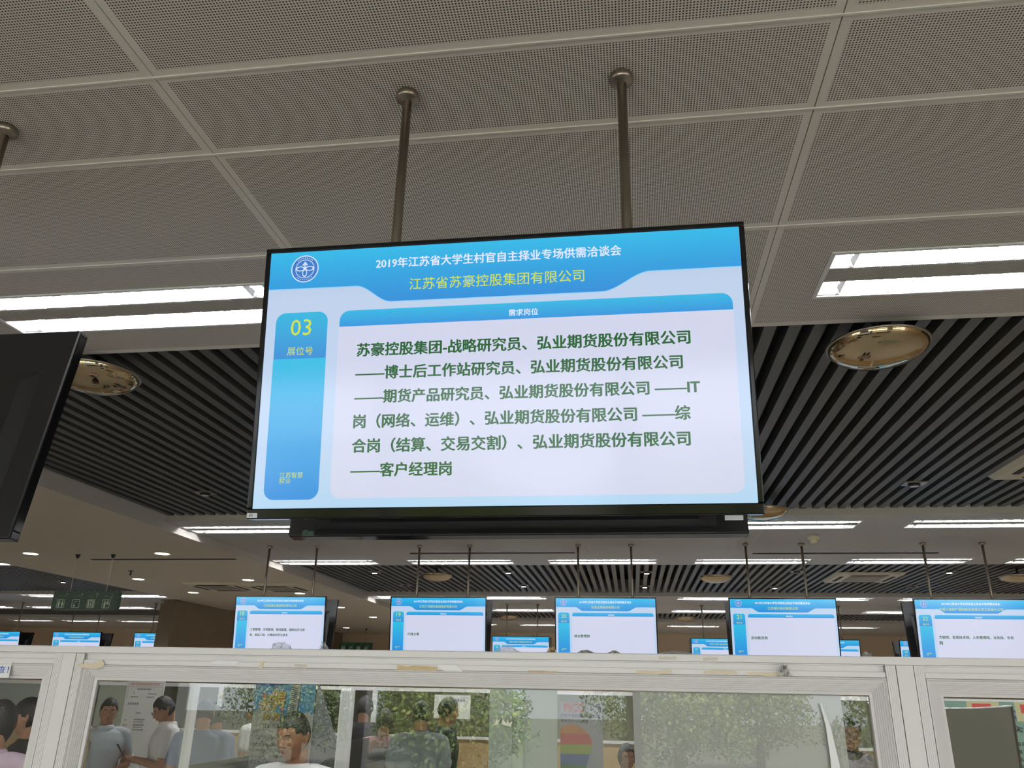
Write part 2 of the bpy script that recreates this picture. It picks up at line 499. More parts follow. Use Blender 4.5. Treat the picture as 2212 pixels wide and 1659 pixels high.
M_SIDE2 = egrad('screen_side_low', [(0, (42, 140, 220)), (0.5, (44, 164, 224)), (1, (46, 188, 228))], SZ0+0.02, SZ0+0.348)
M_PAGE = emat('screen_page', (207, 211, 234))
M_TXW = emat('screen_text_white', (226, 232, 252))
M_TXY = emat('screen_text_yellow', (206, 222, 66))
M_TXG = emat('screen_text_green', (0, 92, 32))
M_LOGO = emat('screen_logo_blue', (60, 120, 200))
M_LOGOW = emat('screen_logo_white', (206, 226, 248))

def rrect(x0, x1, z0, z1, rtl, rtr, rbr, rbl, n=8):
    p = []
    for cx, cz, r, a0 in ((x1-rtr, z1-rtr, rtr, 0), (x0+rtl, z1-rtl, rtl, PI/2), (x0+rbl, z0+rbl, rbl, PI), (x1-rbr, z0+rbr, rbr, 3*PI/2)):
        if r < 1e-5: p.append((cx, cz)); continue
        for k in range(n+1):
            a = a0+PI/2*k/n; p.append((cx+r*math.cos(a), cz+r*math.sin(a)))
    return p

def flat(poly, y, name, m, parent):
    mb = MB(); n = len(poly)
    mb.add([(SX0+x, y, SZ0+z) for x, z in poly], [tuple(range(n-1, -1, -1)) if False else tuple(range(n))])
    return mb.build(name, m, parent)

def header_poly(dz=0.0):
    top = [(0.0005, 0.6155), (0.0005, 0.5225-dz)]
    def ez(x0, z0, x1, z1, n=12):
        return [(x0+(x1-x0)*k/n, z0+(z1-z0)*(3*(k/n)**2-2*(k/n)**3)) for k in range(n+1)]
    return top+ez(0.22, 0.5215-dz, 0.305, 0.479-dz)+ez(0.797, 0.478-dz, 0.906, 0.5215-dz)+[(1.1055, 0.522-dz), (1.1055, 0.6155)]

def ring(mb, cx, cz, r0_, r1_, y, n=40, sx=1.0, rot=0.0):
    v = []
    for k in range(n):
        a = 2*PI*k/n
        for r in (r0_, r1_):
            x, z = r*sx*math.cos(a), r*math.sin(a)
            v.append((SX0+cx+x*math.cos(rot)-z*math.sin(rot), y, SZ0+cz+x*math.sin(rot)+z*math.cos(rot)))
    mb.add(v, [(2*k, 2*k+1, (2*k+3) % (2*n), (2*k+2) % (2*n)) for k in range(n)])

_artcache = {}
def art_mesh(key, fn):
    if key not in _artcache: _artcache[key] = fn()
    return _artcache[key]

def screen_art(scr, num, company, lines, detail=True):
    Y = -0.0006
    def common(name, m, poly, y):
        def mk():
            mb = MB(); mb.add([(SX0+x, y, SZ0+z) for x, z in poly], [tuple(range(len(poly)))]); return mb.mesh(name, m)
        link_mesh(name, art_mesh(name, mk), scr)
    common('page_panel', M_PAGE, rrect(0.181, 1.082, 0.0205, 0.43, 0.0, 0.0, 0.024, 0.024), Y)
    common('header_rim', M_HGLOW, header_poly(0.0022), Y)
    common('header_band', M_HEAD, header_poly(), 2*Y)
    common('title_bar', M_BAR, rrect(0.1825, 1.082, 0.4215, 0.4605, 0.024, 0.024, 0.0, 0.0), 2*Y)
    common('booth_tab', M_SIDE2, rrect(0.024, 0.1535, 0.019, 0.348, 0.0, 0.0, 0.024, 0.024), Y)
    common('booth_number_tab', M_SIDE1, rrect(0.0245, 0.153, 0.348, 0.4615, 0.024, 0.024, 0.0, 0.0), Y)
    def mk():
        mb = MB()
        cx, cz, yy = 0.089, 0.571, 3*Y
        mb.mat(0); n = 40
        mb.add([(SX0+cx+0.0345*math.cos(2*PI*k/n), yy, SZ0+cz+0.0345*math.sin(2*PI*k/n)) for k in range(n)], [tuple(range(n))])
        mb.mat(1)
        yy = 4*Y
        ring(mb, cx, cz, 0.0318, 0.0345, yy); ring(mb, cx, cz, 0.0222, 0.0238, yy)
        # three petals
        ring(mb, cx-0.0115, cz+0.0005, 0.0042, 0.0062, yy, 24, 1.9, 0.0)
        ring(mb, cx+0.0115, cz+0.0005, 0.0042, 0.0062, yy, 24, 1.9, 0.0)
        ring(mb, cx, cz-0.0105, 0.0042, 0.0062, yy, 24, 1.6, PI/2)
        # upward arrow leaf
        mb.add([(SX0+cx+a, yy, SZ0+cz+b) for a, b in ((-0.0016, 0), (0.0016, 0), (0.0016, 0.012), (-0.0016, 0.012))], [(0, 1, 2, 3)])
        mb.add([(SX0+cx+a, yy, SZ0+cz+b) for a, b in ((0, 0.019), (-0.0075, 0.0095), (-0.004, 0.0085), (0, 0.0125), (0.004, 0.0085), (0.0075, 0.0095))], [(0, 1, 2, 3), (0, 3, 4, 5)])
        # tiny marks round the rim
        for k in range(9):
            a = math.radians(50+k*10)
            ring(mb, cx+0.0278*math.cos(a), cz+0.0278*math.sin(a), 0.0, 0.0014, yy, 6)
            a = math.radians(230+k*10)
            ring(mb, cx+0.0278*math.cos(a), cz+0.0278*math.sin(a), 0.0, 0.0012, yy, 6)
        return mb.mesh('emblem', [M_LOGO, M_LOGOW])
    link_mesh('emblem', art_mesh('emblem', mk), scr)
    yt = 3*Y
    def mk2():
        return fit_text(MB(), TITLE, SX0+0.266, SZ0+0.562, SX0+0.843, yt, 0.022, 0.0255).mesh('event_title', M_TXW)
    link_mesh('event_title', art_mesh('event_title', mk2), scr)
    def mk3():
        return fit_text(MB(), '需求岗位', SX0+0.585, SZ0+0.429, SX0+0.652, yt, 0.02).mesh('column_title', M_TXW)
    link_mesh('column_title', art_mesh('column_title', mk3), scr)
    def mk4():
        mb = MB()
        fit_text(mb, '展位号', SX0+0.058, SZ0+0.356, SX0+0.121, yt, 0.0)
        fit_text(mb, '江苏智慧', SX0+0.060, SZ0+0.068, SX0+0.115, yt, 0.0)
        fit_text(mb, '就业', SX0+0.060, SZ0+0.0555, SX0+0.087, yt-0.0002, 0.0)
        return mb.mesh('booth_caption', M_TXY)
    link_mesh('booth_caption', art_mesh('booth_caption', mk4), scr)
    mb = MB(); fit_text(mb, num, SX0+0.063, SZ0+0.404, SX0+0.114, yt, 0.0); mb.build('booth_number', M_TXY, scr)
    mb = MB()
    n = len(company); wd = 0.409*n/13.0
    cxm = 0.5535
    fit_text(mb, company, SX0+cxm-wd/2, SZ0+0.504, SX0+cxm+wd/2, yt, 0.004); mb.build('company_name', M_TXY, scr)
    if lines:
        for (t, x0, z0, x1) in lines:
            fit_text(MB(), t, SX0+x0, SZ0+z0, SX0+x1, yt, 0.032).build('job_line', M_TXG, scr)

def tv_shell(t):
    """bezel, back and vents of one set; origin at the middle of the lower front edge, screen facing -y"""
    hw = TW/2
    mb = MB()
    # bezel frame with a slightly deeper chin
    x0, x1, z0, z1 = -hw, hw, 0.0, TH
    ix0, ix1, iz0, iz1 = SX0, SX0+SW, SZ0, SZ0+SH
    yf = -0.004
    for q in ((x0, x1, z0, iz0), (x0, x1, iz1, z1), (x0, ix0, iz0, iz1), (ix1, x1, iz0, iz1)):
        mb.box(q[0], q[1], yf, 0.03, q[2], q[3])
    def mk():
        o = mb.build('bezel', M_BLACK, None, bevel=0.0025); me = o.data; bpy.data.objects.remove(o); return me
    link_mesh('bezel', art_mesh('bezel', mk), t)
    def mk2():
        m2 = MB()
        m2.box(-hw+0.002, hw-0.002, 0.024, 0.038, 0.002, TH-0.002)
        # raised electronics housing with sloped sides
        def frus(a, b, c, d, y0, e, y1):
            v = [(a, y0, c), (b, y0, c), (b, y0, d), (a, y0, d), (a+e, y1, c+e*.3), (b-e, y1, c+e*.3), (b-e, y1, d-e), (a+e, y1, d-e)]
            m2.add(v, [(4, 5, 6, 7)[::-1], (0, 1, 5, 4), (1, 2, 6, 5), (2, 3, 7, 6), (3, 0, 4, 7)])
        frus(-hw+0.07, hw-0.07, 0.012, TH-0.14, 0.036, 0.045, 0.062)
        return m2.mesh('back_cover', M_BACK)
    link_mesh('back_cover', art_mesh('back_cover', mk2), t)
    def mk3():
        m3 = MB()
        for gx, nx, slot in ((-0.30, 14, True), (0.22, 16, True)):
            for k in range(nx):
                for r in range(2):
                    x = gx+k*0.0125-(nx*0.00625)
                    m3.box(x, x+0.006, 0.0612, 0.0634, 0.042+r*0.016, 0.053+r*0.016)
        for gx in (-0.42, -0.12, 0.02, 0.36):
            for k in range(7):
                for r in range(3):
                    x = gx+k*0.012-(0.006 if r % 2 else 0)
                    m3.box(x, x+0.004, 0.0612, 0.0634, 0.040+r*0.010, 0.0445+r*0.010)
        for gx in (-0.46, 0.44):
            m3.box(gx, gx+0.045, 0.0355, 0.0634 if abs(gx) < 0.4 else 0.0395, 0.03, 0.06)
        return m3.mesh('vent', M_VENT)
    link_mesh('vent', art_mesh('vent', mk3), t)

def make_tv(loc, rz, tilt, label, group, num=None, company='', lines=None, on=True):
    t = thing('television', loc, label, 'television', group, (tilt, 0, rz))
    t.rotation_mode = 'XYZ'
    tv_shell(t)
    def mk():
        mb = MB(); mb.add([(SX0, 0, SZ0), (SX0+SW, 0, SZ0), (SX0+SW, 0, SZ0+SH), (SX0, 0, SZ0+SH)], [(0, 1, 2, 3)])
        return mb.mesh('screen', M_SCR)
    scr = link_mesh('screen', art_mesh('screen', mk), t)
    if num is not None: screen_art(scr, num, company, lines)
    return t

TILT = 0.1337
YBOT, YBACK, ZBOT = 1.6867, 1.953, CZ+0.3486
POLE_Y = 1.8051
def make_mount(x, y, label):
    t = thing('ceiling_mount', (x, y, ZC), label, 'ceiling mount', 'pairs of steel ceiling poles')
    zb = ZBOT+0.30-ZC
    for sx in (-0.3082, 0.3082):
        def mkp():
            return MB().bar((0, 0, zb), (0, 0, -0.012), 0.0134, 16).mesh('pole', M_STEEL, True)
        p = link_mesh('pole', art_mesh('pole', mkp), t, (sx, 0, 0))
        def mkf():
            return MB().lathe([(0.0145, -0.03), (0.018, -0.026), (0.03, -0.024), (0.034, -0.02), (0.034, -0.006), (0.031, 0.0), (0.02, 0.0)], 28).mesh('flange', M_STEEL, True)
        fl = link_mesh('flange', art_mesh('flange', mkf), t, (sx, 0, 0))
    def mkc():
        mb = MB().box(-0.36, 0.36, -0.015, 0.015, zb-0.03, zb+0.03)
        for sx in (-0.22, 0.22):
            mb.box(sx-0.02, sx+0.02, -0.10, 0.105, zb-0.02, zb+0.02)
        return mb.mesh('crossbar', M_BACK)
    link_mesh('crossbar', art_mesh('crossbar', mkc), t)
    return t

def make_unit(x, yo, num, company, lines, flabel, blabel, mlabel, front=True, back=True):
    if front: tv = make_tv((x, YBOT+yo, ZBOT), 0, TILT, flabel, 'hanging screens facing the camera', num, company, lines)
    else: tv = None
    b = make_tv((x, YBACK+yo, ZBOT), PI, TILT, blabel, 'screens hung back to back, facing away') if back else None
    make_mount(x, POLE_Y+yo, mlabel)
    return tv, b

BIG = [('苏豪控股集团-战略研究员、弘业期货股份有限公司', 0.229, 0.347, 0.986),
       ('——博士后工作站研究员、弘业期货股份有限公司', 0.228, 0.292, 0.967),
       ('——期货产品研究员、弘业期货股份有限公司 ——IT', 0.228, 0.2355, 1.001),
       ('岗（网络、运维）、弘业期货股份有限公司 ——综', 0.229, 0.178, 0.978),
       ('合岗（结算、交易交割）、弘业期货股份有限公司', 0.228, 0.122, 0.975),
       ('——客户经理岗', 0.227, 0.068, 0.457)]
TX = -0.2842
tvA, tvB = make_unit(TX, 0, '03', '江苏省苏豪控股集团有限公司', BIG,
    'large near screen in the middle showing number 03 and six lines of green text',
    'black back of the screen hanging just behind and below the large number 03 screen',
    'two steel poles hanging the large number 03 screen from the ceiling')
# sticker with the set number, clip and loose board at the near sets
st = MB().box(-0.563, -0.5385, -0.0052, -0.0041, 0.003, 0.0135).build('sticker', mat('sticker_white', (226, 228, 230), 0.5), tvA)
st['label'] = 'small white sticker printed 84'
fit_text(MB(), '84', -0.5575, 0.0055, -0.549, -0.0054, 0.0).build('sticker_print', mat('print_black', (40, 40, 44), 0.6), st)
mb = MB().box(-0.515, -0.485, 0.064, 0.067, -0.010, 0.002).box(-0.511, -0.504, 0.062, 0.069, -0.007, 0.000).box(-0.499, -0.489, 0.062, 0.069, -0.005, 0.004)
cb = mb.build('circuit_board', mat('board_green', (70, 96, 84), 0.5), tvB); cb['label'] = 'small loose green circuit board'
cb.location = (1.0, 0, 0)
cl = MB().box(0.485, 0.522, 0.006, 0.012, -0.011, -0.001).box(0.49, 0.518, 0.004, 0.014, -0.008, -0.004).build('clip', mat('clear_plastic', (190, 195, 198), 0.15), tvA); cl['label'] = 'clear plastic clip under right corner'

UX = -2.1952
make_unit(UX, 0, None, '', None, '', 'black back of a big screen cut off by the left edge', 'steel poles at the left edge hanging the dark screen back', front=False)

ROW2 = [(-3, '18', '江苏省盐业集团有限责任公司', [('工商管理、市场营销、物流管理、国际经济与贸', 0.201, 0.232, 0.875), ('易、食品工程、计算机科学与技术', 0.199, 0.172, 0.67)]),
        (-2, '19', '江苏汇鸿国际集团股份有限公司', [('行政主管', 0.203, 0.198, 0.337)]),
        (-1, '20', '华泰证券股份有限公司', [('综合管理岗', 0.203, 0.195, 0.372)]),
        (0, '21', '江苏银行股份有限公司', [('定向柜员岗', 0.203, 0.195, 0.372)]),
        (1, '22', '中国人寿财产保险股份有限公司江苏省分公司', [('文秘岗、信息技术岗、人伤管理岗、法务岗、专员', 0.203, 0.222, 0.93), ('岗', 0.203, 0.162, 0.235)])]
Y2 = 7.6585
for i, num, comp, lines in ROW2:
    make_unit(1.6335+1.911*i, Y2, num, comp, lines,
        'hanging screen numbered %s above the white partition' % num,
        'black screen back seen behind the screen numbered %s' % num,
        'pair of ceiling poles above the screen numbered %s' % num)
Y3 = 14.58
R3 = [(-2.14, 'between the screens 19 and 20', '25'), (1.68, 'between the screens 20 and 21', '27'), (3.60, 'in the gap right of screen 21', '28'), (5.42, 'at the left side of screen 22', '29'),
      (-9.83, 'far left, under the green sign right end', '24'), (-11.72, 'far left, just right of the white post', '23'), (-13.62, 'farthest left, cut by the photo edge', '22')]
for x, where, num in R3:
    yo = Y3 if x > -5 else 14.75
    make_unit(x, yo, num, '中国人寿财产保险股份有限公司' if x > -5 else '江苏省盐业集团有限公司', None,
        'small far screen with blue header, %s' % where,
        'black back of a far screen, %s' % where,
        'thin far ceiling poles over the small screen %s' % where)

# ------------------------------------------------------------------ ceiling items
def mirror(x, y, z, label):
    t = thing('convex_mirror', (x, y, z), label, 'convex mirror', 'round mirrored domes under the dark slats')
    MB().lathe([(0.232, 0.0), (0.236, -0.004), (0.232, -0.01), (0.222, -0.012)], 48, cap=False).build('rim', M_STEEL, t, True)
    n = 10; prof = [(0.226*math.cos(PI/2*k/n)+0.0005, -0.01-0.085*math.sin(PI/2*k/n)) for k in range(n+1)]
    MB().lathe(prof, 48, cap=False).build('dome', M_CHROME, t, True)
    MB().lathe([(0.226, -0.002), (0.15, 0.01), (0.02, 0.012)], 32).build('backing', M_BACK, t, True)
    MB().bar((0, 0, 0.01), (0, 0, ZS-z), 0.012, 10).build('rod', M_BACK, t, True)
    return t
MZ = CZ+1.575
for x, y, lab in ((1.21, 3.70, 'big gold-tinted mirrored dome right of the large screen'), (-2.86, 3.70, 'gold-tinted mirrored dome behind the black screen back at left'),
                  (1.22, 7.45, 'mirrored dome peeking out behind the lower right corner of the large screen'),
                  (-2.82, 11.75, 'flat looking dome in the far dark slats above screen 19'), (1.22, 11.9, 'dome in the far dark slats between screens 20 and 21'),
                  (5.2, 11.85, 'dome in the far dark slats at the right photo edge'), (-2.75, 18.6, 'tiny far dome seen left of screen 20'), (1.2, 18.6, 'tiny far dome seen right of screen 20'), (3.3, 18.6, 'tiny far dome seen right of screen 21')):
    mirror(x, y, MZ, lab)

def cassette(x, y, z, label):
    t = thing('air_conditioner', (x, y, z), label, 'air conditioner', 'ceiling cassette air conditioners')
    mb = MB(); h = 0.475
    mb.add([(-h, -h, 0), (h, -h, 0), (h, h, 0), (-h, h, 0), (-h+.03, -h+.03, -0.035), (h-.03, -h+.03, -0.035), (h-.03, h-.03, -0.035), (-h+.03, h-.03, -0.035)],
           [(0, 1, 5, 4), (1, 2, 6, 5), (2, 3, 7, 6), (3, 0, 4, 7), (4, 5, 6, 7), (0, 3, 2, 1)])
    mb.build('panel', mat('cream_plastic', (206, 196, 172), 0.45), t)
    MB().box(-0.25, 0.25, -0.25, 0.25, -0.042, -0.034).build('grille', mat('grille_grey', (128, 120, 106), 0.6), t)
    for a in range(4):
        m = MB().box(-0.26, 0.26, -0.385, -0.335, -0.040, -0.034).build('air_slot', M_VENT, t); m.rotation_euler = (0, 0, a*PI/2)
    return t
cassette(3.43, 12.7, ZS-0.001, 'cream ceiling air conditioner in dark slats above screens 21 and 22')
cassette(3.35, 6.25, ZS-0.001, 'cream ceiling air conditioner cut off at the right photo edge')
cassette(-6.68, 12.75, ZP-0.001, 'ceiling air conditioner in plaster ceiling left of screen 18 poles')
cassette(-5.72, 12.85, ZP-0.001, 'ceiling air conditioner in plaster ceiling between the poles of screen 18')

for i, (x, y, lab) in enumerate([(-7.63, 9.42, 'round downlight nearest the black screen back at left'), (-5.83, 9.46, 'round downlight above the thin black slot'),
        (-7.67, 11.91, 'round downlight right of the small sprinkler'), (-5.88, 12.01, 'round downlight right of the air conditioner on the plaster'),
        (-7.74, 13.74, 'round downlight by the top of the brown marble wall'), (-5.77, 13.82, 'round downlight above screen 18'),
        (-5.90, 16.3, 'upper round downlight between screens 18 and 19'), (-5.92, 18.6, 'lower round downlight between screens 18 and 19'), (-7.77, 22.1, 'round downlight just right of the back of screen 18')]):
    t = thing('downlight', (x, y, ZP), lab, 'light', 'round downlights in the plaster ceiling')
    MB().lathe([(0.085, 0.0), (0.105, -0.004), (0.11, 0.0)], 24, cap=False).build('trim_ring', M_WHITE, t, True)
    MB().lathe([(0.0, -0.002), (0.086, -0.002)], 24, cap=False).build('lens', M_DOWN, t)

def spot(x, y, lab, on):
    t = thing('spotlight', (x, y, ZS), lab, 'light', 'small spotlights in the dark slats')
    MB().box(-0.09, 0.09, -0.06, 0.06, -0.012, 0.0).build('plate', M_STEEL, t)
    MB().lathe([(0.045, -0.03), (0.05, -0.012)], 16).build('housing', M_BACK, t, True)
    MB().lathe([(0.0, -0.032), (0.036, -0.032)], 16, cap=False).build('lens', M_SPOT if on else M_WHITE, t)
SPZ = ZS
for x, y, lab, on in ((-3.88, 12.1, 'lit spotlight above the gap between screens 18 and 19', 1), (-1.80, 12.1, 'lit spotlight upper left of screen 20', 1), (-1.78, 13.75, 'lit spotlight lower left of screen 20', 1),
        (0.258, 12.15, 'lit spotlight upper right of screen 20 poles', 1), (0.253, 13.85, 'lit spotlight lower right of screen 20 poles', 1), (2.36, 13.9, 'lit spotlight left of the air conditioner over screen 21', 1),
        (4.43, 12.1, 'lit spotlight over screen 22 between its poles', 1), (-3.9, 6.86, 'unlit spotlight in the near dark slats left of the large screen', 0), (2.37, 6.9, 'unlit spotlight in the near dark slats right of the large screen', 0),
        (-3.85, 13.8, 'unlit spotlight left of the first pole of screen 19', 0), (2.38, 12.1, 'unlit spotlight right of the first pole of screen 21', 0), (4.45, 13.8, 'unlit spotlight right of the far air conditioner', 0),
        (-10.1, 11.3, 'lit spotlight in the dark area at the far left edge', 1), (-10.0, 13.3, 'faint spotlight in the dark area above the green sign', 1)):
    spot(x, y, lab, on)

# slots, sensor, sprinklers
def slot(x0, x1, y, z, lab):
    tag(MB().box(x0, x1, y-0.03, y+0.03, z-0.006, z+0.004).build('slot_vent', M_VENT), lab, 'vent', 'thin black ceiling slots')
slot(-7.1, -5.06, 9.9, ZP, 'long thin black slot in the plaster ceiling')
slot(-2.77, -0.66, 10.04, ZC, 'thin dark slot in the white ceiling above screens 19 and 20')
slot(1.5, 3.63, 10.15, ZC, 'thin dark slot in the white ceiling above screens 21 and 22')
t = thing('smoke_detector', (1.97, 8.95, ZC), 'cream smoke detector under the ceiling near the right poles', 'smoke detector')
MB().lathe([(0.055, 0.0), (0.062, -0.02), (0.062, -0.045), (0.045, -0.05)], 24).build('base', mat('cream_sensor', (224, 214, 186), 0.5), t, True)
MB().lathe([(0.045, -0.05), (0.045, -0.075), (0.03, -0.09), (0.0, -0.092)], 24, cap=False).build('head', mat('cream_sensor', (224, 214, 186), 0.5), t, True)
def sprinkler(x, y, z, lab):
    t = thing('sprinkler', (x, y, z), lab, 'sprinkler', 'ceiling sprinklers')
    MB().lathe([(0.04, 0), (0.04, -0.006)], 16).build('escutcheon', M_BACK, t)
    MB().bar((0, 0, 0), (0, 0, -0.06), 0.011, 8).build('nozzle', M_BACK, t)
    MB().lathe([(0.022, -0.06), (0.022, -0.064)], 12).build('deflector', M_BACK, t)
sprinkler(-7.21, 10.98, ZP, 'small dark sprinkler in the plaster ceiling above the green sign')
sprinkler(2.6, 16.2, ZC, 'sprinkler in the white ceiling between screens 20 and 21')

# hanging green signs
def sign(x0, x1, y, z0, z1, ztop, lab, full):
    cx = (x0+x1)/2
    t = thing('hanging_sign', (cx, y, z0), lab, 'sign', 'green hanging direction signs')
    hw = (x1-x0)/2; H = z1-z0
    MB().box(-hw, hw, -0.03, 0.03, 0, H).build('board', mat('sign_green', (16, 56, 36), 0.4), t, bevel=0.004)
    for sx in (-0.55, 0.55):
        MB().bar((sx*hw, 0, H), (sx*hw+0.0, 0, ztop-z0), 0.004, 6).build('hanging_wire', M_STEEL, t)
        MB().lathe([(0.03, 0.0), (0.03, -0.012), (0.012, -0.05)], 12, (sx*hw, 0, ztop-z0)).build('wire_anchor', M_BACK, t)
    ms = mat('sign_symbol', (206, 214, 190), 0.5); mg = mat('sign_lettering', (96, 130, 100), 0.5)
    n = 4
    for k in range(n):
        c = -hw+(k+0.5)*2*hw/n*0.92+0.02
        s = H*0.46; b = H*0.1
        mb = MB(); y0 = -0.0312
        fr = rrect(c-s/2, c+s/2, b, b+s, .012, .012, .012, .012, 3); fi = rrect(c-s/2+.006, c+s/2-.006, b+.006, b+s-.006, .009, .009, .009, .009, 3)
        m = len(fr); mb.add([(x, y0, z) for x, z in fr]+[(x, y0, z) for x, z in fi], [(i, (i+1) % m, m+(i+1) % m, m+i) for i in range(m)])
        def q(*p): mb.add([(c+s*a, y0, b+s*e) for a, e in p], [tuple(range(len(p)))])
        def disc(a, e, r): mb.add([(c+s*a+s*r*math.cos(2*PI*i/10), y0, b+s*e+s*r*math.sin(2*PI*i/10)) for i in range(10)], [tuple(range(10))])
        if k == 0:      # man and woman
            disc(-.22, .82, .08); q((-.34, .72), (-.34, .4), (-.3, .12), (-.14, .12), (-.1, .4), (-.1, .72))
            disc(.22, .82, .08); q((.14, .72), (.06, .36), (.15, .36), (.15, .12), (.29, .12), (.29, .36), (.38, .36), (.3, .72))
        elif k == 1:    # tap
            q((-.1, .8), (.3, .8), (.3, .72), (.14, .72), (.14, .62), (.05, .62), (-.2, .62), (-.28, .5), (-.2, .5), (-.14, .56), (.05, .56)[:2], (.02, .72), (-.1, .72))
            disc(-.16, .28, .12)
        elif k == 2:    # running figure in a doorway
            q((-.36, .1), (-.36, .88), (-.22, .88), (-.22, .1)); q((.22, .1), (.22, .88), (.36, .88), (.36, .1)); q((-.22, .88), (.22, .88), (.22, .8), (-.22, .8))
            disc(.03, .68, .07); q((-.08, .58), (.1, .6), (.06, .38), (.16, .14), (.06, .14), (-.02, .34), (-.16, .16), (-.2, .22), (-.08, .4))
        else:           # people at a counter
            disc(-.16, .8, .08); q((-.26, .7), (-.26, .1), (-.06, .1), (-.06, .7)); disc(.2, .8, .08); q((.1, .7), (.1, .52), (.32, .52), (.32, .7))
            q((-.4, .5), (.42, .5), (.42, .44), (-.4, .44))
        mb.build('pictogram', ms, t)
        fit_text(MB(), ['洗手间', '开水间', '出口', '服务台'][k], c-s*0.42, H*0.66, c+s*0.42-(s*.3 if k == 2 else 0), -0.0312, 0.0, H*0.14).build('lettering', mg, t)
        mb = MB(); ax = c+s*0.62; d = 1 if k < 3 else -1; zc = H*0.75
        mb.add([(ax-.005, y0, zc-.028), (ax+.005, y0, zc-.028), (ax+.005, y0, zc+.028), (ax-.005, y0, zc+.028)], [(0, 1, 2, 3)])
        mb.add([(ax, y0, zc+d*.04), (ax-.022, y0, zc+d*.014), (ax-.012, y0, zc+d*.012), (ax, y0, zc+d*.026), (ax+.012, y0, zc+d*.012), (ax+.022, y0, zc+d*.014)], [(0, 1, 2, 3), (0, 3, 4, 5)])
        mb.build('arrow', mg, t)
    return t
sign(-7.22, -6.32, 9.5, CZ+0.84, CZ+1.068, ZP, 'dark green sign with four white pictograms, hanging at the upper left', True)
sign(-8.0, -7.05, 22.3, CZ+0.93, CZ+1.155, ZP, 'small far green sign seen between screens 18 and 19', True)

# ------------------------------------------------------------------ white glazed partition in front
GY = 1.45                 # front face
ZT = 1.843                # top of the rail
POSTS = [-2.525, -1.044, 0.437, 1.918]
part = thing('glazed_partition', (0, 1.48, 0), 'white aluminium partition with glass panes along the bottom of the photo', 'partition')
def in_part(o): o.location = (0, -1.48, 0); return o
for cx in POSTS:
    mb = MB()
    mb.box(cx-0.0295, cx+0.0295, GY+0.003, GY+0.06, 0, ZT-0.004)
    mb.box(cx-0.0295, cx-0.0142, GY-0.0004, GY+0.005, 0, ZT-0.013).box(cx+0.0142, cx+0.0295, GY-0.0004, GY+0.005, 0, ZT-0.013)
    mb.box(cx-0.0130, cx+0.0130, GY-0.002, GY+0.01, 0, ZT-0.013)
    for sg in (-1, 1):
        for k in range(5):
            a = cx+sg*(0.0142+k*0.0031); b = a+sg*0.0027
            mb.box(min(a, b), max(a, b), GY-0.001, GY+0.01, 0, ZT-0.013)
    mb.box(cx-0.0305, cx+0.0305, GY-0.004, GY+0.062, ZT-0.0122, ZT)
    in_part(mb.build('post', M_ALU, part))
# rail profile: (drop below the top, depth behind the front face)
RAIL = [(0, 0.05), (0, -0.002), (0.0015, -0.004), (0.0115, -0.004), (0.0125, 0.004), (0.0140, 0.004), (0.0142, 0.0085), (0.0235, 0.0085), (0.0240, 0.001), (0.0320, 0.001), (0.0330, 0.004), (0.0330, 0.05)]
FRAME = [(0, 0.05), (0, -0.001), (0.0022, -0.002), (0.003, 0.001)]
for k in range(6):
    t0 = 0.0045+k*0.0036
    FRAME += [(t0, 0.0015+t0*0.35), (t0+0.0026, 0.0000+t0*0.35), (t0+0.0030, 0.0030+t0*0.35)]
FRAME += [(0.0262, 0.0105), (0.0315, 0.0125), (0.0318, 0.0205), (0.0300, 0.0215), (0.0300, 0.026)]
FRAME = [(t*.83, d) for t, d in FRAME]
for a, b in zip(POSTS, POSTS[1:]):
    x0, x1 = a+0.0305, b-0.0305
    mb = MB(); n = len(RAIL)
    v = [(x0, GY+d, ZT-t) for t, d in RAIL]+[(x1, GY+d, ZT-t) for t, d in RAIL]
    mb.add(v, [(i, (i+1) % n, n+(i+1) % n, n+i) for i in range(n)]+[tuple(range(n-1, -1, -1)), tuple(range(n, 2*n))])
    in_part(mb.build('top_rail', M_ALU, part))
    z1, z0 = ZT-0.0330, 0.95
    mb = MB(); v = []; fs = []
    for t, d in FRAME:
        v += [(x0+t, GY+d, z0+t), (x1-t, GY+d, z0+t), (x1-t, GY+d, z1-t), (x0+t, GY+d, z1-t)]
    for i in range(len(FRAME)-1):
        for k in range(4):
            fs.append((4*i+k, 4*i+(k+1) % 4, 4*i+4+(k+1) % 4, 4*i+4+k))
    mb.add(v, fs)
    fr = in_part(mb.build('window_frame', M_ALU, part))
    for (pa, pb, py) in ((x0+0.028, x0+(x1-x0)*0.582, GY+0.0165), (x0+(x1-x0)*0.568, x1-0.028, GY+0.0225)):
        MB().box(pa, pb, py, py+0.005, z0+0.028, z1-0.028).build('glass_pane', M_GLASS, fr)
    lp = MB().box(x0, x1, GY+0.031, GY+0.05, 0.0, z0).build('lower_panel', M_ALU, part); in_part(lp)

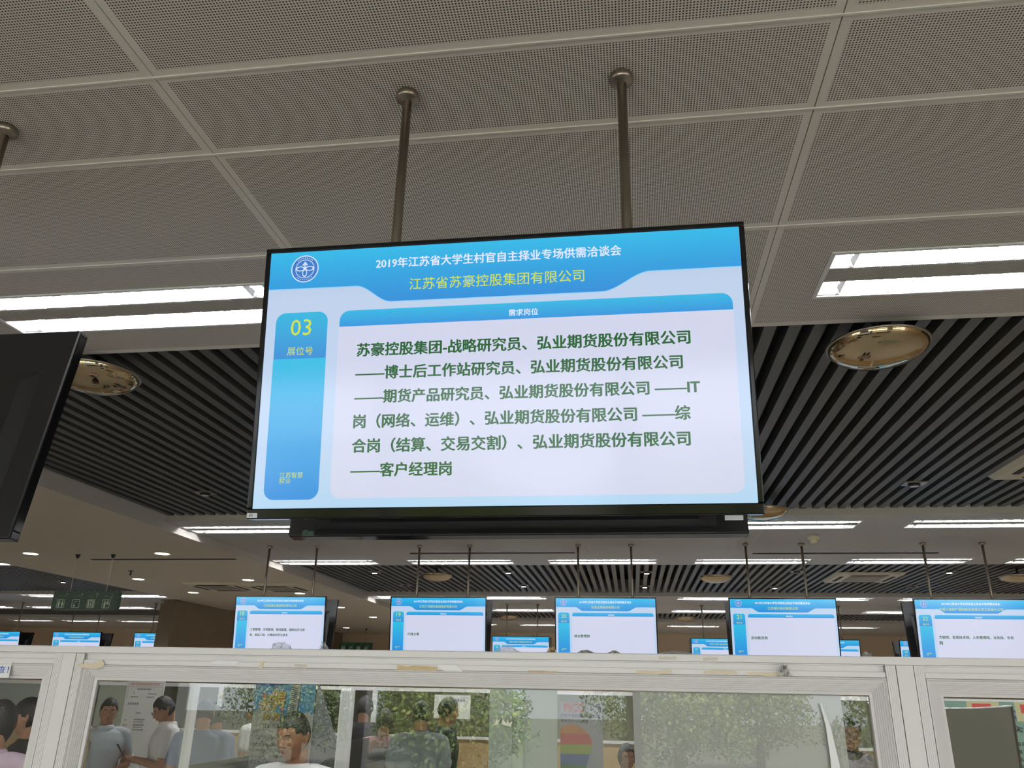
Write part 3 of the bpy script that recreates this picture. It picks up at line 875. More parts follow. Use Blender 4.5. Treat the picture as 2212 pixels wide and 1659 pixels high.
# peeling tape and torn bits stuck to the rail
def patch(name, m, pts, y, lab, cat='tape', grp='tape and residue on the white rail', th=0.0006, bend=0.0004):
    mb = MB(); n = len(pts); rnd = random.Random(lab)
    c = (sum(p[0] for p in pts)/n, sum(p[1] for p in pts)/n)
    ys = [y-abs(rnd.gauss(0, bend)) for _ in pts]
    v = [(p[0]-c[0], ys[i]-y, p[1]-c[1]) for i, p in enumerate(pts)]+[(0, -bend*1.5, 0)]
    v += [(a, b+th, d) for a, b, d in v]
    fs = [(i, (i+1) % n, n) for i in range(n)]+[(n+1+(i+1) % n, n+1+i, 2*n+1) for i in range(n)]+[(i, n+1+i, n+1+(i+1) % n, (i+1) % n) for i in range(n)]
    mb.add(v, fs)
    return tag(mb.build(name, m, None, loc=(c[0], y, c[1])), lab, cat, grp)
TB = mat('tape_beige', (224, 210, 186), 0.6); TT = mat('tape_tan', (204, 182, 140), 0.5, noise=0.15, nscale=60); TWH = mat('tape_white', (238, 238, 238), 0.4); TP = mat('residue_pale', (216, 208, 196), 0.7)
def jag(x0, x1, z0, z1, n, seed):
    r = random.Random(seed); top = [(x0+(x1-x0)*k/n, z1-r.random()*(z1-z0)*.35) for k in range(n+1)]; bot = [(x1-(x1-x0)*k/n, z0+r.random()*(z1-z0)*.35) for k in range(n+1)]
    return bot+top
RY = GY+0.0002
patch('peeling_tape', TB, [(-1.022, 1.806), (-.985, 1.803), (-.972, 1.806), (-.968, 1.811), (-.976, 1.820), (-.985, 1.817), (-.99, 1.812), (-1.022, 1.811)], GY-0.003, 'torn beige tape at the top of the left white post')
patch('tape_strip', TT, jag(-.410, -.338, 1.8075, 1.8195, 7, 1), RY, 'brown tape with torn holes on the rail below screen 19')
patch('tape_strip', TWH, [(-.326, 1.8095), (-.292, 1.8095), (-.304, 1.8195), (-.338, 1.8195)], RY, 'slanted white tape on the rail right of the brown tape')
patch('tape_strip', TWH, [(-.765, 1.8155), (-.712, 1.814), (-.706, 1.8205), (-.748, 1.8215)], RY, 'slanted white tape on the rail below screen 18')
patch('tape_strip', TB, [(-.667, 1.8085), (-.660, 1.8085), (-.659, 1.8205), (-.666, 1.8205)], RY, 'narrow upright beige tape on the rail below screen 18')
patch('tape_residue', TP, jag(-.60, -.578, 1.810, 1.818, 4, 3), RY, 'faint pinkish tape mark on the rail right of narrow beige tape')
patch('tape_residue', TT, jag(-.178, -.128, 1.8095, 1.8130, 8, 4), RY, 'thin tan glue streak on the rail below screen 20')
patch('tape_residue', TB, jag(.006, .065, 1.8085, 1.8185, 7, 5), RY, 'tan and cream torn tape on the rail right of screen 20')
patch('tape_residue', TB, jag(.118, .172, 1.8110, 1.8195, 7, 6), RY, 'pale tan glue patch on the rail left of the hanging plastic scrap')
patch('tape_residue', TB, jag(.188, .245, 1.8100, 1.8165, 7, 7), RY, 'pale tan glue patch on the rail right of the hanging plastic scrap')
patch('tape_residue', TP, jag(.045, .075, 1.8325, 1.8395, 5, 8), GY-0.0045, 'yellowed residue on the rail edge left of screen 21')
patch('tape_residue', TP, jag(.118, .142, 1.8325, 1.8385, 5, 9), GY-0.0045, 'brownish residue on the rail edge below the left of screen 21')
MPL = mat('clear_film', (226, 229, 231), 0.2)
MPL.node_tree.nodes['Principled BSDF'].inputs['Alpha'].default_value = 0.3
def scrap(x, z, wd, ht, seed, lab, m=MPL, y=GY+0.012, name='plastic_scrap'):
    r = random.Random(seed); mb = MB(); nx, nz = 9, 4
    v = []
    for j in range(nz+1):
        for i in range(nx+1):
            a = i/nx; b = j/nz
            v.append(((a-.5)*wd*(1-.4*b)+r.gauss(0, wd*.03), r.gauss(0, .006), b*ht*(math.sin(PI*min(1, a*.9+.1))**.6)*(0.75+.4*r.random())))
    fs = [(j*(nx+1)+i, j*(nx+1)+i+1, (j+1)*(nx+1)+i+1, (j+1)*(nx+1)+i) for j in range(nz) for i in range(nx)]
    o = mb.add(v, fs).build(name, m, None, loc=(x, y, z))
    sd = o.modifiers.new('s', 'SOLIDIFY'); sd.thickness = 0.0006; bake(o)
    return tag(o, lab, 'plastic scrap', 'crumpled clear film on the rail')
scrap(-.634, ZT, .05, .015, 1, 'crumpled clear film on the rail top below screen 18')
scrap(-.553, ZT, .018, .013, 2, 'small pointed clear film on the rail top below right of screen 18')
scrap(-.215, ZT, .05, .012, 3, 'crumpled clear film on the rail top below right of screen 19')
scrap(-.138, ZT, .02, .011, 4, 'little tan crumb of paper on the rail top left of screen 20', mat('crumb', (226, 204, 164), .7))
scrap(-.078, ZT, .035, .006, 5, 'low grey scrap on the rail top under the left of screen 20', mat('grey_scrap', (232, 230, 224), .6))
scrap(-.03, ZT, .025, .005, 6, 'low grey scrap on the rail top under the middle of screen 20', mat('grey_scrap', (232, 230, 224), .6))
scrap(.078, ZT, .07, .006, 7, 'flat shiny film on the rail top under the right of screen 20')
scrap(.248, 1.811, .024, .020, 8, 'grey plastic scrap hanging on the rail below screen 21', mat('grey_film', (204, 202, 196), .3), GY-0.006)
scrap(.385, ZT, .018, .010, 9, 'small clear film on the rail top beside the right white post')

# paper label on the left bay
lb = thing('paper_label', (-1.2, GY+0.0, 1.799), 'white paper label with blue lettering at the left photo edge', 'label')
MB().box(-.15, .040, -0.0012, -0.0004, -.0145, .0135).build('paper', TWH, lb)
fit_text(MB(), '查！', .013, -.006, .037, -.0016, 0.01, .0125).build('lettering', mat('ink_blue', (70, 96, 180), 0.6), lb)

# sheets behind the glass
PAPER = mat('paper_grey_white', (214, 208, 206), 0.7); PAPER2 = mat('paper_greenish', (190, 196, 186), 0.7)
SY = GY+0.0290
tag(MB().box(-.170, .170, -.0006, .0006, -.4, .29).build('paper_sheet', PAPER, None, loc=(.169, SY, 1.50)), 'large grey-white paper sheet behind the glass left of the right post', 'paper sheet')
tag(MB().box(-.059, .059, -.0006, .0006, -.4, .288).build('paper_sheet', PAPER2, None, loc=(-.189, SY, 1.50)), 'narrow pale sheet behind the glass in the middle, left of the red lettered poster', 'paper sheet')
mb = MB(); pl = [(.3045, 1.560), (.330, 1.560), (.322, 1.680), (.315, 1.735), (.3045, 1.770), (.3025, 1.770), (.3075, 1.735), (.309, 1.69)]
mb.prism([(x-.31, z-1.66) for x, z in pl], -0.0005, 0.0005)
tag(mb.build('torn_strip', TWH, None, loc=(.31, GY+0.0155, 1.66)), 'long torn white paper strip on the glass near the right post', 'paper strip')
mb = MB().prism([(0, 0), (.012, .004), (.016, .013), (.012, .009), (.009, .012), (.006, .004)], 0, .0006).prism([(.018, .004), (.034, 0), (.037, .009), (.031, .006), (.029, .012), (.026, .006), (.02, .012)], 0, .0006)
tag(mb.build('torn_paper', mat('torn_cream', (222, 222, 200), .7), None, loc=(-.2425, GY+0.0155, 1.722)), 'torn cream paper remains on the middle glass', 'paper scrap')

# ------------------------------------------------------------------ things deeper in the hall
# second partition with ledge, tan panels below and glass above
YR = 9.6
rp = thing('rear_partition', (-3.0, YR, 0), 'far partition with tan lower panels and glass above a white ledge', 'partition')
def rb(name, m, *b): return MB().box(b[0]+3.0, b[1]+3.0, b[2], b[3], b[4], b[5]).build(name, m, rp)
xk = -12.4
M_RG = glass_mat('rear_glass', (0.60, 0.68, 0.64), 1.45, 0.3)
while xk < 6.0:
    rb('post', M_ALU, xk-0.03, xk+0.03, -0.03, 0.03, 0, 1.79)
    rb('tan_panel', M_TAN, xk+0.03, xk+1.86, -0.02, 0.02, 0, 1.262)
    rb('ledge', M_ALU, xk+0.03, xk+1.86, -0.04, 0.04, 1.262, 1.29)
    rb('glass_pane', M_RG, xk+0.03, xk+1.86, -0.004, 0.004, 1.29, 1.75)
    rb('top_rail', M_ALU, xk+0.03, xk+1.86, -0.03, 0.03, 1.75, 1.79)
    xk += 1.89
rb('post', M_ALU, xk-0.03, xk+0.03, -0.03, 0.03, 0, 1.79)

# divider with white post between the booths
bd = thing('booth_divider', (-1.035, 3.0, 0), 'white post of a booth divider behind the glass, right of the man in white', 'partition')
MB().box(-.022, .022, 0, .05, 0, 1.775).build('post', M_ALU, bd, bevel=0.008)
MB().box(-.012, .012, .05, .9, 0, 1.05).build('lower_panel', M_TAN, bd)
MB().box(-.003, .003, .05, .9, 1.05, 1.30).build('glass_pane', M_GLASS, bd)
bd = thing('booth_divider', (-1.17, 2.15, 0), 'thin glass divider edge behind the left pane, right of the man with phone', 'partition')
MB().box(-.006, .006, 0, .03, 0, 1.778).build('post', M_ALU, bd)
MB().box(-.003, .003, .03, .6, .2, 1.22).build('glass_pane', M_GLASS, bd)

for (x, y0, L, hz, lab) in ((-2.35, 7.0, .55, 1.365, 'low glass desk screen left of the man in grey, farther one'), (-1.878, 6.0, .45, 1.27, 'low glass desk screen in front of the man in grey'), (-2.43, 4.5, .8, 1.365, 'low glass desk screen below the reflected figure in blue-grey')):
    t = thing('desk_screen', (x, y0, 0), lab, 'glass screen')
    MB().box(-.004, .004, 0, L, 1.0, hz).build('glass_pane', M_RG, t)
    MB().box(-.02, .02, 0, L, 0, 1.0).build('base_panel', M_TAN, t)

# notice sheet on the left
INK = mat('ink_dark', (50, 50, 52), .7); RED = mat('ink_red', (214, 92, 92), .7)
nb = thing('notice_sheet', (-5.585, 9.2, .62), 'long white notice sheet with red heading behind the man with phone', 'notice')
MB().box(-.235, .235, 0, .004, 0, 1.21).build('paper', mat('notice_paper', (214, 212, 206), .7), nb)
MB().box(-.25, .25, -.01, .012, 1.205, 1.225).build('hanging_rod', M_ALU, nb)
MB().box(-.015, .015, .0045, .012, -.62, 1.2).build('stand_pole', M_STEEL, nb)
def strokes(parent, name, x0, x1, z, h, m, seed, y=-.0012):
    """a row of small unreadable characters"""
    r = random.Random(seed); mb = MB(); x = x0
    while x < x1-h:
        for k in range(3):
            zz = z+h*(.1+.35*k); mb.box(x+r.random()*.2*h, x+h*(.7+.2*r.random()), y, y+.0008, zz, zz+h*.12)
        for k in range(2):
            xx = x+h*(.2+.4*k); mb.box(xx, xx+h*.12, y, y+.0008, z+r.random()*.2*h, z+h*(.75+.2*r.random()))
        x += h*1.08
    return mb.build(name, m, parent)
strokes(nb, 'heading', -.19, .19, 1.135, .028, RED, 1)
strokes(nb, 'line', -.10, .08, 1.085, .018, INK, 2)
for z, a, b, h in ((1.045, -.14, -.11, .018), (1.04, .04, .16, .012), (1.005, -.17, -.06, .012), (1.0, .03, .13, .018), (.925, -.19, -.05, .026), (.835, -.07, .0, .012),
                   (.755, -.2, -.15, .016), (.76, -.08, .06, .018), (.74, -.08, .04, .012), (.70, -.21, -.15, .018), (.705, -.08, .06, .018), (.685, -.08, .04, .012), (.655, -.08, .06, .018)):
    strokes(nb, 'line', a, b, z, h, INK, int(z*1000)+int(a*100))
MB().box(-.215, .215, -.001, 0, 1.118, 1.1195).box(-.215, -.2135, -.001, 0, .98, 1.1195).box(.2135, .215, -.001, 0, .98, 1.1195).build('ruled_border', INK, nb)

# recruiting roll-up poster
po = thing('recruitment_poster', (-3.545, 8.4, 0), 'tall white poster with blue top and golden characters behind the man in white', 'poster')
MB().box(-.325, .325, 0, .006, .1, 1.90).build('banner', mat('banner_white', (212, 211, 206), .55), po)
MB().box(-.34, .34, -.04, .05, 0, .1).build('base', M_ALU, po)
mb = MB().prism([(-.325, 1.9), (.325, 1.9), (.325, 1.52), (.29, 1.50), (.25, 1.55), (.2, 1.48), (.13, 1.40), (.05, 1.46), (-.02, 1.44), (-.06, 1.50), (-.16, 1.60), (-.26, 1.58), (-.325, 1.50)], -.0012, -.0002)
mb.build('blue_artwork', mat('artwork_blue', (88, 158, 200), .55, noise=.35, nscale=9), po)
mb = MB().prism([(-.325, 1.9), (.1, 1.9), (.02, 1.78), (-.1, 1.74), (-.2, 1.80), (-.325, 1.74)], -.0022, -.0013)
mb.build('dark_blue_artwork', mat('artwork_navy', (46, 88, 140), .55, noise=.3, nscale=12), po)
mb = MB().prism([(.04, 1.45), (.07, 1.82), (.10, 1.86), (.15, 1.9), (.17, 1.9), (.14, 1.46)], -.0034, -.0024)
tw = mb.build('tower_artwork', mat('artwork_pale', (206, 206, 196), .55), po)
mb = MB()
for k in range(18): mb.add([(.052+k*.001, -.0040, 1.48+k*.02), (.125+k*.001, -.0040, 1.498+k*.02), (.125+k*.001, -.0040, 1.506+k*.02), (.052+k*.001, -.0040, 1.488+k*.02)], [(0, 1, 2, 3)])
mb.add([(.146, -.0040, 1.46), (.156, -.0040, 1.46), (.172, -.0040, 1.88), (.164, -.0040, 1.88)], [(0, 1, 2, 3)])
mb.add([(.095, -.0040, 1.46), (.1, -.0040, 1.46), (.12, -.0040, 1.88), (.116, -.0040, 1.88)], [(0, 1, 2, 3)])
mb.build('windows', mat('artwork_dark', (60, 74, 92), .55), tw)
GOLD = mat('ink_gold', (222, 190, 110), .5); MAROON = mat('ink_maroon', (110, 44, 40), .6); STAR = mat('ink_rose', (196, 96, 92), .6)
for dx, dz, yy, m, nm in ((.006, -.006, -.0036, MAROON, 'character_shadow'), (0, 0, -.0046, GOLD, 'golden_characters')):
    mb = MB()
    fit_text(mb, '招', -.235+dx, 1.545+dz, -.10+dx, yy, .03, .15); fit_text(mb, '聘', -.135+dx, 1.57+dz, .01+dx, yy, .03, .17)
    fit_text(mb, '加入我们', -.215+dx, 1.455+dz, .0+dx, yy, .03, .07)
    mb.build(nm, m, po)
mb = MB()
for sx, sz, r in ((-.245, 1.60, .032), (-.01, 1.555, .03), (-.225, 1.69, .03)):
    mb.prism([(sx+(r if k % 2 == 0 else r*.45)*math.sin(PI*k/5), sz+(r if k % 2 == 0 else r*.45)*math.cos(PI*k/5)) for k in range(10)], -.0050, -.0046)
mb.build('stars', STAR, po)
fit_text(MB(), '江苏汇鸿国际', -.20, 1.375, .09, -.0016, .012).build('company_line', INK, po)
for k, t in enumerate(['江苏汇鸿国际集团股份有限公司', '成为江苏最大的省属外贸企业集团', '对外贸易100亿公里', '核心品牌，海外销售41亿', '员工总人数712亿美元', '2017年']):
    fit_text(MB(), t, (-.24 if k in (0, 5) else -.295), 1.265-k*.055, (-.24 if k in (0, 5) else -.295)+.035*min(len(t), 16), -.0016, 0.0, .03).build('body_line', INK, po)
MB().prism([(.335, 1.84), (.60, 1.25), (.52, .4), (.30, .4)], .02, .026).build('folded_side', mat('banner_grey', (150, 152, 158), .5), po)

# rainbow bulb poster
pp = thing('insurance_poster', (-.50, 8.4, 0), 'white poster with big red capitals and a rainbow striped bulb', 'poster')
MB().box(-.21, .20, 0, .006, .08, 1.688).build('banner', mat('banner_lilac', (176, 176, 182), .55), pp)
MB().box(-.22, .21, -.04, .05, 0, .08).build('base', M_ALU, pp)
fit_text(MB(), 'PICC', -.17, 1.600, .02, -.0014, .055, .074).build('red_capitals', mat('ink_bright_red', (206, 70, 66), .5), pp)
fit_text(MB(), '民财产保险股份有限公司', -.205, 1.548, .165, -.0014, .02, .032).build('company_line', INK, pp)
fit_text(MB(), '常州市分公司招聘', -.205, 1.504, .065, -.0014, .02, .030).build('branch_line', INK, pp)
BC = (-.10, 1.27)
def bulb_w(z):
    if z > 1.30: return .195*math.sqrt(max(0, 1-((z-1.30)/.185)**2))
    if z > 1.0: return .195-.11*(1-(z-1.0)/.3)**1.2
    return .075
for nm, z0, z1, c in (('orange_stripe', 1.405, 1.485, (206, 132, 62)), ('red_stripe', 1.31, 1.405, (196, 66, 66)), ('lime_stripe', 1.225, 1.31, (150, 168, 50)), ('blue_stripe', 1.135, 1.225, (56, 92, 150)), ('green_stripe', .98, 1.135, (36, 110, 74))):
    n = 8; zs = [z0+(z1-z0)*k/n for k in range(n+1)]
    poly = [(BC[0]+bulb_w(z), z) for z in zs]+[(BC[0]-bulb_w(z), z) for z in reversed(zs)]
    poly = [(max(-.21, x), z) for x, z in poly]
    MB().prism(poly, -.0013, -.0003).build(nm, mat('poster_'+nm, c, .5), pp)

# dark display back and green poster at the right
db = thing('display_board', (1.03, 3.0, 0), 'grey back of a display banner behind the glass at far right', 'display board')
mb = MB(); n = 12
v = []
for j in range(2):
    for k in range(n+1):
        a = k/n; x = -.26+.445*a-(0.03*a if j == 0 else 0)
        z = .9 if j == 0 else 1.752+.012*(2*a-1)**2
        v.append((x, 0.0, z))
mb.add(v, [(k, k+1, n+2+k, n+1+k) for k in range(n)])
o = mb.build('sheet', mat('banner_back_grey', (120, 116, 104), .6), db); sd = o.modifiers.new('s', 'SOLIDIFY'); sd.thickness = .002; bake(o)
mb = MB()
for k in range(n):
    a, b = v[n+1+k], v[n+2+k]; mb.bar((a[0], -.004, a[2]), (b[0], -.004, b[2]), .0028, 8)
mb.build('top_bar', M_REFL, db, True)
MB().bar((-.08, .012, 1.80), (.27, .012, 1.02), .0025, 8).build('strut', M_VENT, db)
MB().bar((.187, -.002, 1.764), (.157, -.002, .9), .0028, 8).build('side_pole', mat('pole_brown', (70, 52, 40), .4), db)
MB().bar((.187, -.002, .9), (.187, -.002, 0), .004, 8).build('foot', M_VENT, db)
for k, pts in enumerate(([(-.125, 1.739), (-.095, 1.742), (-.1, 1.736), (-.122, 1.733)], [(-.06, 1.690), (-.042, 1.697), (-.02, 1.684), (-.022, 1.678), (-.043, 1.690)], [(-.04, 1.713), (-.022, 1.702), (-.024, 1.7005), (-.042, 1.712)])):
    MB().prism(pts, -.0022, -.0012).build('scratch', TWH, db)
gp = thing('wall_poster', (1.80, 4.0, 0), 'pale green poster with blue and black characters at the right photo edge', 'poster')
MB().box(-.45, .4, 0, .006, .9, 1.775).build('paper', mat('poster_green', (120, 150, 136), .6), gp)
MB().box(-.02, .02, .0065, .03, 0, 1.7).build('stand', M_STEEL, gp)
BL = mat('ink_navy', (34, 62, 130), .6)
fit_text(MB(), '众禾', -.25, 1.70, -.04, -.0014, .03, .055).build('blue_characters', BL, gp)
fit_text(MB(), '众不', -.205, 1.655, -.09, -.0014, .03, .026).build('black_characters', INK, gp)
for k in range(5): strokes(gp, 'line', -.2, .05, 1.60-.03*k, .016, INK, 50+k)
for x, lab in ((1.16, 'left of the two red notes above the grey display back'), (1.31, 'right of the two red notes above the grey display back')):
    t = thing('red_note', (x*1.175, 3.62, 0), lab, 'note', 'red notes at the right')
    MB().box(-.06, .06, 0, .002, 1.705, 1.775).build('paper', mat('note_cream', (200, 194, 150), .6), t)
    MB().bar((0, .008, 0), (0, .008, 1.76), .005, 8).build('stand', M_STEEL, t)
    MB().box(-.04, .03, -.0012, -.0002, 1.735, 1.767).build('red_block', mat('ink_bright_red', (206, 70, 66), .5), t)
wb = thing('paper_notice', (-2.03, 9.591, 1.60), 'white sheets with blue scribbles on the far glass beyond the man in grey', 'notice')
MB().box(-.22, .2, 0, .004, -.13, .13).build('sheet', mat('notice_paper', (214, 212, 206), .7), wb)
strokes(wb, 'blue_scribble', -.02, .16, .05, .03, BL, 77)

# ------------------------------------------------------------------ people
SKIN = mat('skin', (168, 124, 98), 0.55, spec=0.3); SKIN2 = mat('skin_tanned', (142, 100, 76), 0.55, spec=0.3)
HAIR = mat('hair_black', (22, 20, 19), 0.55, bump=0.5, nscale=90)
EYEW = mat('eye_white', (214, 208, 200), 0.3); EYEB = mat('eye_dark', (28, 20, 16), 0.2); LIP = mat('lip', (158, 92, 80), 0.5)
SPEC = mat('spectacle_frame', (40, 34, 32), 0.3)

def cone(mb, a, b, ra, rb, n=12, sq=1.0):
    """tapered limb with round ends"""
    a = Vector(a); b = Vector(b); d = (b-a); L = d.length; d.normalize(); q = d.to_track_quat('Z', 'Y')
    prof = [(ra*math.cos(t), ra*math.sin(t)) for t in (-1.45, -1.0, -.5)]+[(ra+(rb-ra)*k/3, L*k/3) for k in range(4)]+[(rb*math.cos(t), L+rb*math.sin(t)) for t in (.5, 1.0, 1.45)]
    v = []; fs = []
    for r, z in prof:
        for i in range(n):
            v.append(a+q @ Vector((r*math.cos(2*PI*i/n), r*sq*math.sin(2*PI*i/n), z)))
    m = len(prof)
    for k in range(m-1):
        for i in range(n): fs.append((k*n+i, k*n+(i+1) % n, (k+1)*n+(i+1) % n, (k+1)*n+i))
    fs += [tuple(range(n-1, -1, -1)), tuple((m-1)*n+i for i in range(n))]
    mb.add(v, fs)

def loft(mb, rings, n=22):
    v = []; fs = []
    for z, rx, ry, yc in rings:
        for i in range(n):
            a = 2*PI*i/n; c, s_ = math.cos(a), math.sin(a)
            e = 0.82
            v.append((rx*math.copysign(abs(c)**e, c), yc+ry*math.copysign(abs(s_)**e, s_), z))
    m = len(rings)
    for k in range(m-1):
        for i in range(n): fs.append((k*n+i, k*n+(i+1) % n, (k+1)*n+(i+1) % n, (k+1)*n+i))
    fs += [tuple(range(n-1, -1, -1)), tuple((m-1)*n+i for i in range(n))]
    mb.add(v, fs)

TORSO = [(.84, .150, .105, .0), (.95, .160, .112, .006), (1.05, .142, .098, .002), (1.15, .145, .104, -.004), (1.27, .164, .114, -.006), (1.35, .176, .102, .0), (1.41, .150, .080, .008), (1.45, .085, .062, .012)]

def head_point(dx, dy, dz, k=1.0):
    """surface of the head for a unit direction; the face looks along -y"""
    wx = 0.076; wy = 0.096; wz = 0.118
    x, y, z = dx*wx, dy*wy, dz*wz
    if dz < 0:
        x *= 1-0.30*(-dz)**1.6
        if dy > 0: y *= 1-0.45*(-dz)
        else: y *= 1-0.06*(-dz)
    else:
        x *= 1+0.03*dz
    if dy < -0.2:      # flatter face
        y *= 1-0.07*max(0, -dy-.2)*(1-abs(dz))
        f_ = min(1.0, (-dy-.2)*2)
        def g(a, b, sx, sz): return math.exp(-((x-a)/sx)**2-((z-b)/sz)**2)
        y -= f_*(0.021*math.exp(-(x/.011)**2)*max(0.0, min(1.0, (0.012-z)/.048))*(1 if z > -.038 else math.exp(-((z+.038)/.006)**2)))
        y -= f_*(0.008*g(0, -.034, .017, .008))                        # nostrils
        y += f_*0.009*(g(.031, .004, .017, .012)+g(-.031, .004, .017, .012))  # sockets
        y -= f_*0.004*(g(.030, .024, .024, .007)+g(-.030, .024, .024, .007))  # brows
        y -= f_*0.006*g(0, -.062, .021, .008); y += f_*0.003*g(0, -.0615, .019, .0022)
        y -= f_*0.007*g(0, -.098, .022, .014)
        y -= f_*0.003*(g(.045, -.022, .018, .016)+g(-.045, -.022, .018, .016))
    return Vector((x*k, y*k, z*k))

def head_into(mb, R, c, s, nu=44, nv=34):
    v = []; fs = []
    for j in range(nv+1):
        t = PI*j/nv
        for i in range(nu):
            a = 2*PI*i/nu
            p = head_point(math.sin(t)*math.cos(a), math.sin(t)*math.sin(a), -math.cos(t))
            v.append(c+R @ (p*s))
    for j in range(nv):
        for i in range(nu): fs.append((j*nu+i, j*nu+(i+1) % nu, (j+1)*nu+(i+1) % nu, (j+1)*nu+i))
    mb.add(v, fs)
    for sg in (-1, 1):   # ears
        for (ex, ey, ez, rx, ry, rz) in ((.075, .012, -.004, .009, .017, .030), (.079, .018, .006, .007, .013, .020)):
            mm = MB().sphere((0, 0, 0), rx, ry, rz, 10, 8)
            mb.add([c+R @ (Vector((sg*ex+q[0]+sg*q[1]*.35, ey+q[1], ez+q[2]))*s) for q in mm.v], mm.f)

def hair_into(mb, R, c, s, front=.42, side=.02, back=-.55, thick=1.10, seed=1, nu=110, nv=90, top=1.0):
    r = random.Random(seed); v = []; keep = []
    for j in range(nv+1):
        t = PI*j/nv
        for i in range(nu):
            a = 2*PI*i/nu
            d = Vector((math.sin(t)*math.cos(a), math.sin(t)*math.sin(a), -math.cos(t)))
            if d.y < -0.15:
                u_ = min(1, (-d.y-.15)/.5); lim = side+(front-side)*u_
                if abs(d.x) > .55 and d.y > -.6: lim = min(lim, side+.12)
            elif d.y < .2: lim = side-.16 if d.y > .0 else side
            else: lim = back
            k = thick*(1+.006*r.gauss(0, 1)+.010*math.sin(9*a+3*d.z)*math.sin(11*d.z)); lim += .03*math.sin(17*a)+.02*r.gauss(0, 1)
            if d.z > .5: k *= 1+(top-1)*(d.z-.5)*2
            fade = min(1.0, max(0.0, (d.z-lim)/.16)); k = 1.015+(k-1.015)*fade
            v.append(c+R @ (head_point(d.x, d.y, d.z)*s*k)); keep.append(d.z > lim)
    fs = []
    for j in range(nv):
        for i in range(nu):
            q = (j*nu+i, j*nu+(i+1) % nu, (j+1)*nu+(i+1) % nu, (j+1)*nu+i)
            if sum(keep[a] for a in q) >= 3: fs.append(q)
    mb.add(v, fs)

def hand_into(mb, w, d, side, s, curl=.5, thumb=1):
    """palm, four bent fingers of unequal length and a thumb off the palm's side"""
    d = Vector(d).normalized(); side = (Vector(side)-Vector(side).dot(d)*d).normalized(); nrm = d.cross(side)
    w = Vector(w)
    for k in (-1, -.33, .33, 1):
        cone(mb, w+side*k*.010*s, w+d*.078*s+side*k*.026*s, .016*s, .0125*s, 8)
    for k, ln in ((-1, .060), (-.33, .073), (.33, .078), (1, .068)):
        b0 = w+d*.080*s+side*k*.027*s
        a1 = curl*.8; d1 = d*math.cos(a1)+nrm*math.sin(a1); b1 = b0+d1*ln*.5*s
        a2 = curl*1.9; d2 = d*math.cos(a2)+nrm*math.sin(a2); b2 = b1+d2*ln*.5*s
        cone(mb, b0, b1, .0088*s, .0080*s, 8); cone(mb, b1, b2, .0080*s, .0068*s, 8)
    t0 = w+d*.022*s+side*thumb*.022*s; t1 = t0+(d*.7+side*thumb*.75+nrm*.25).normalized()*.036*s; t2 = t1+(d*.95+side*thumb*.2+nrm*.4).normalized()*.030*s
    cone(mb, t0, t1, .0115*s, .0095*s, 8); cone(mb, t1, t2, .0095*s, .0078*s, 8)

def remesh(mb, name, m, parent, vox, smooth=4):
    o = mb.build(name, m, parent)
    r = o.modifiers.new('r', 'REMESH'); r.mode = 'VOXEL'; r.voxel_size = vox; r.use_smooth_shade = True
    q = o.modifiers.new('q', 'SMOOTH'); q.iterations = smooth; q.factor = 0.5
    bake(o)
    o.data.materials.clear(); o.data.materials.append(m)
    o.data.polygons.foreach_set('material_index', [0]*len(o.data.polygons))
    o.data.polygons.foreach_set('use_smooth', [True]*len(o.data.polygons))
    return o

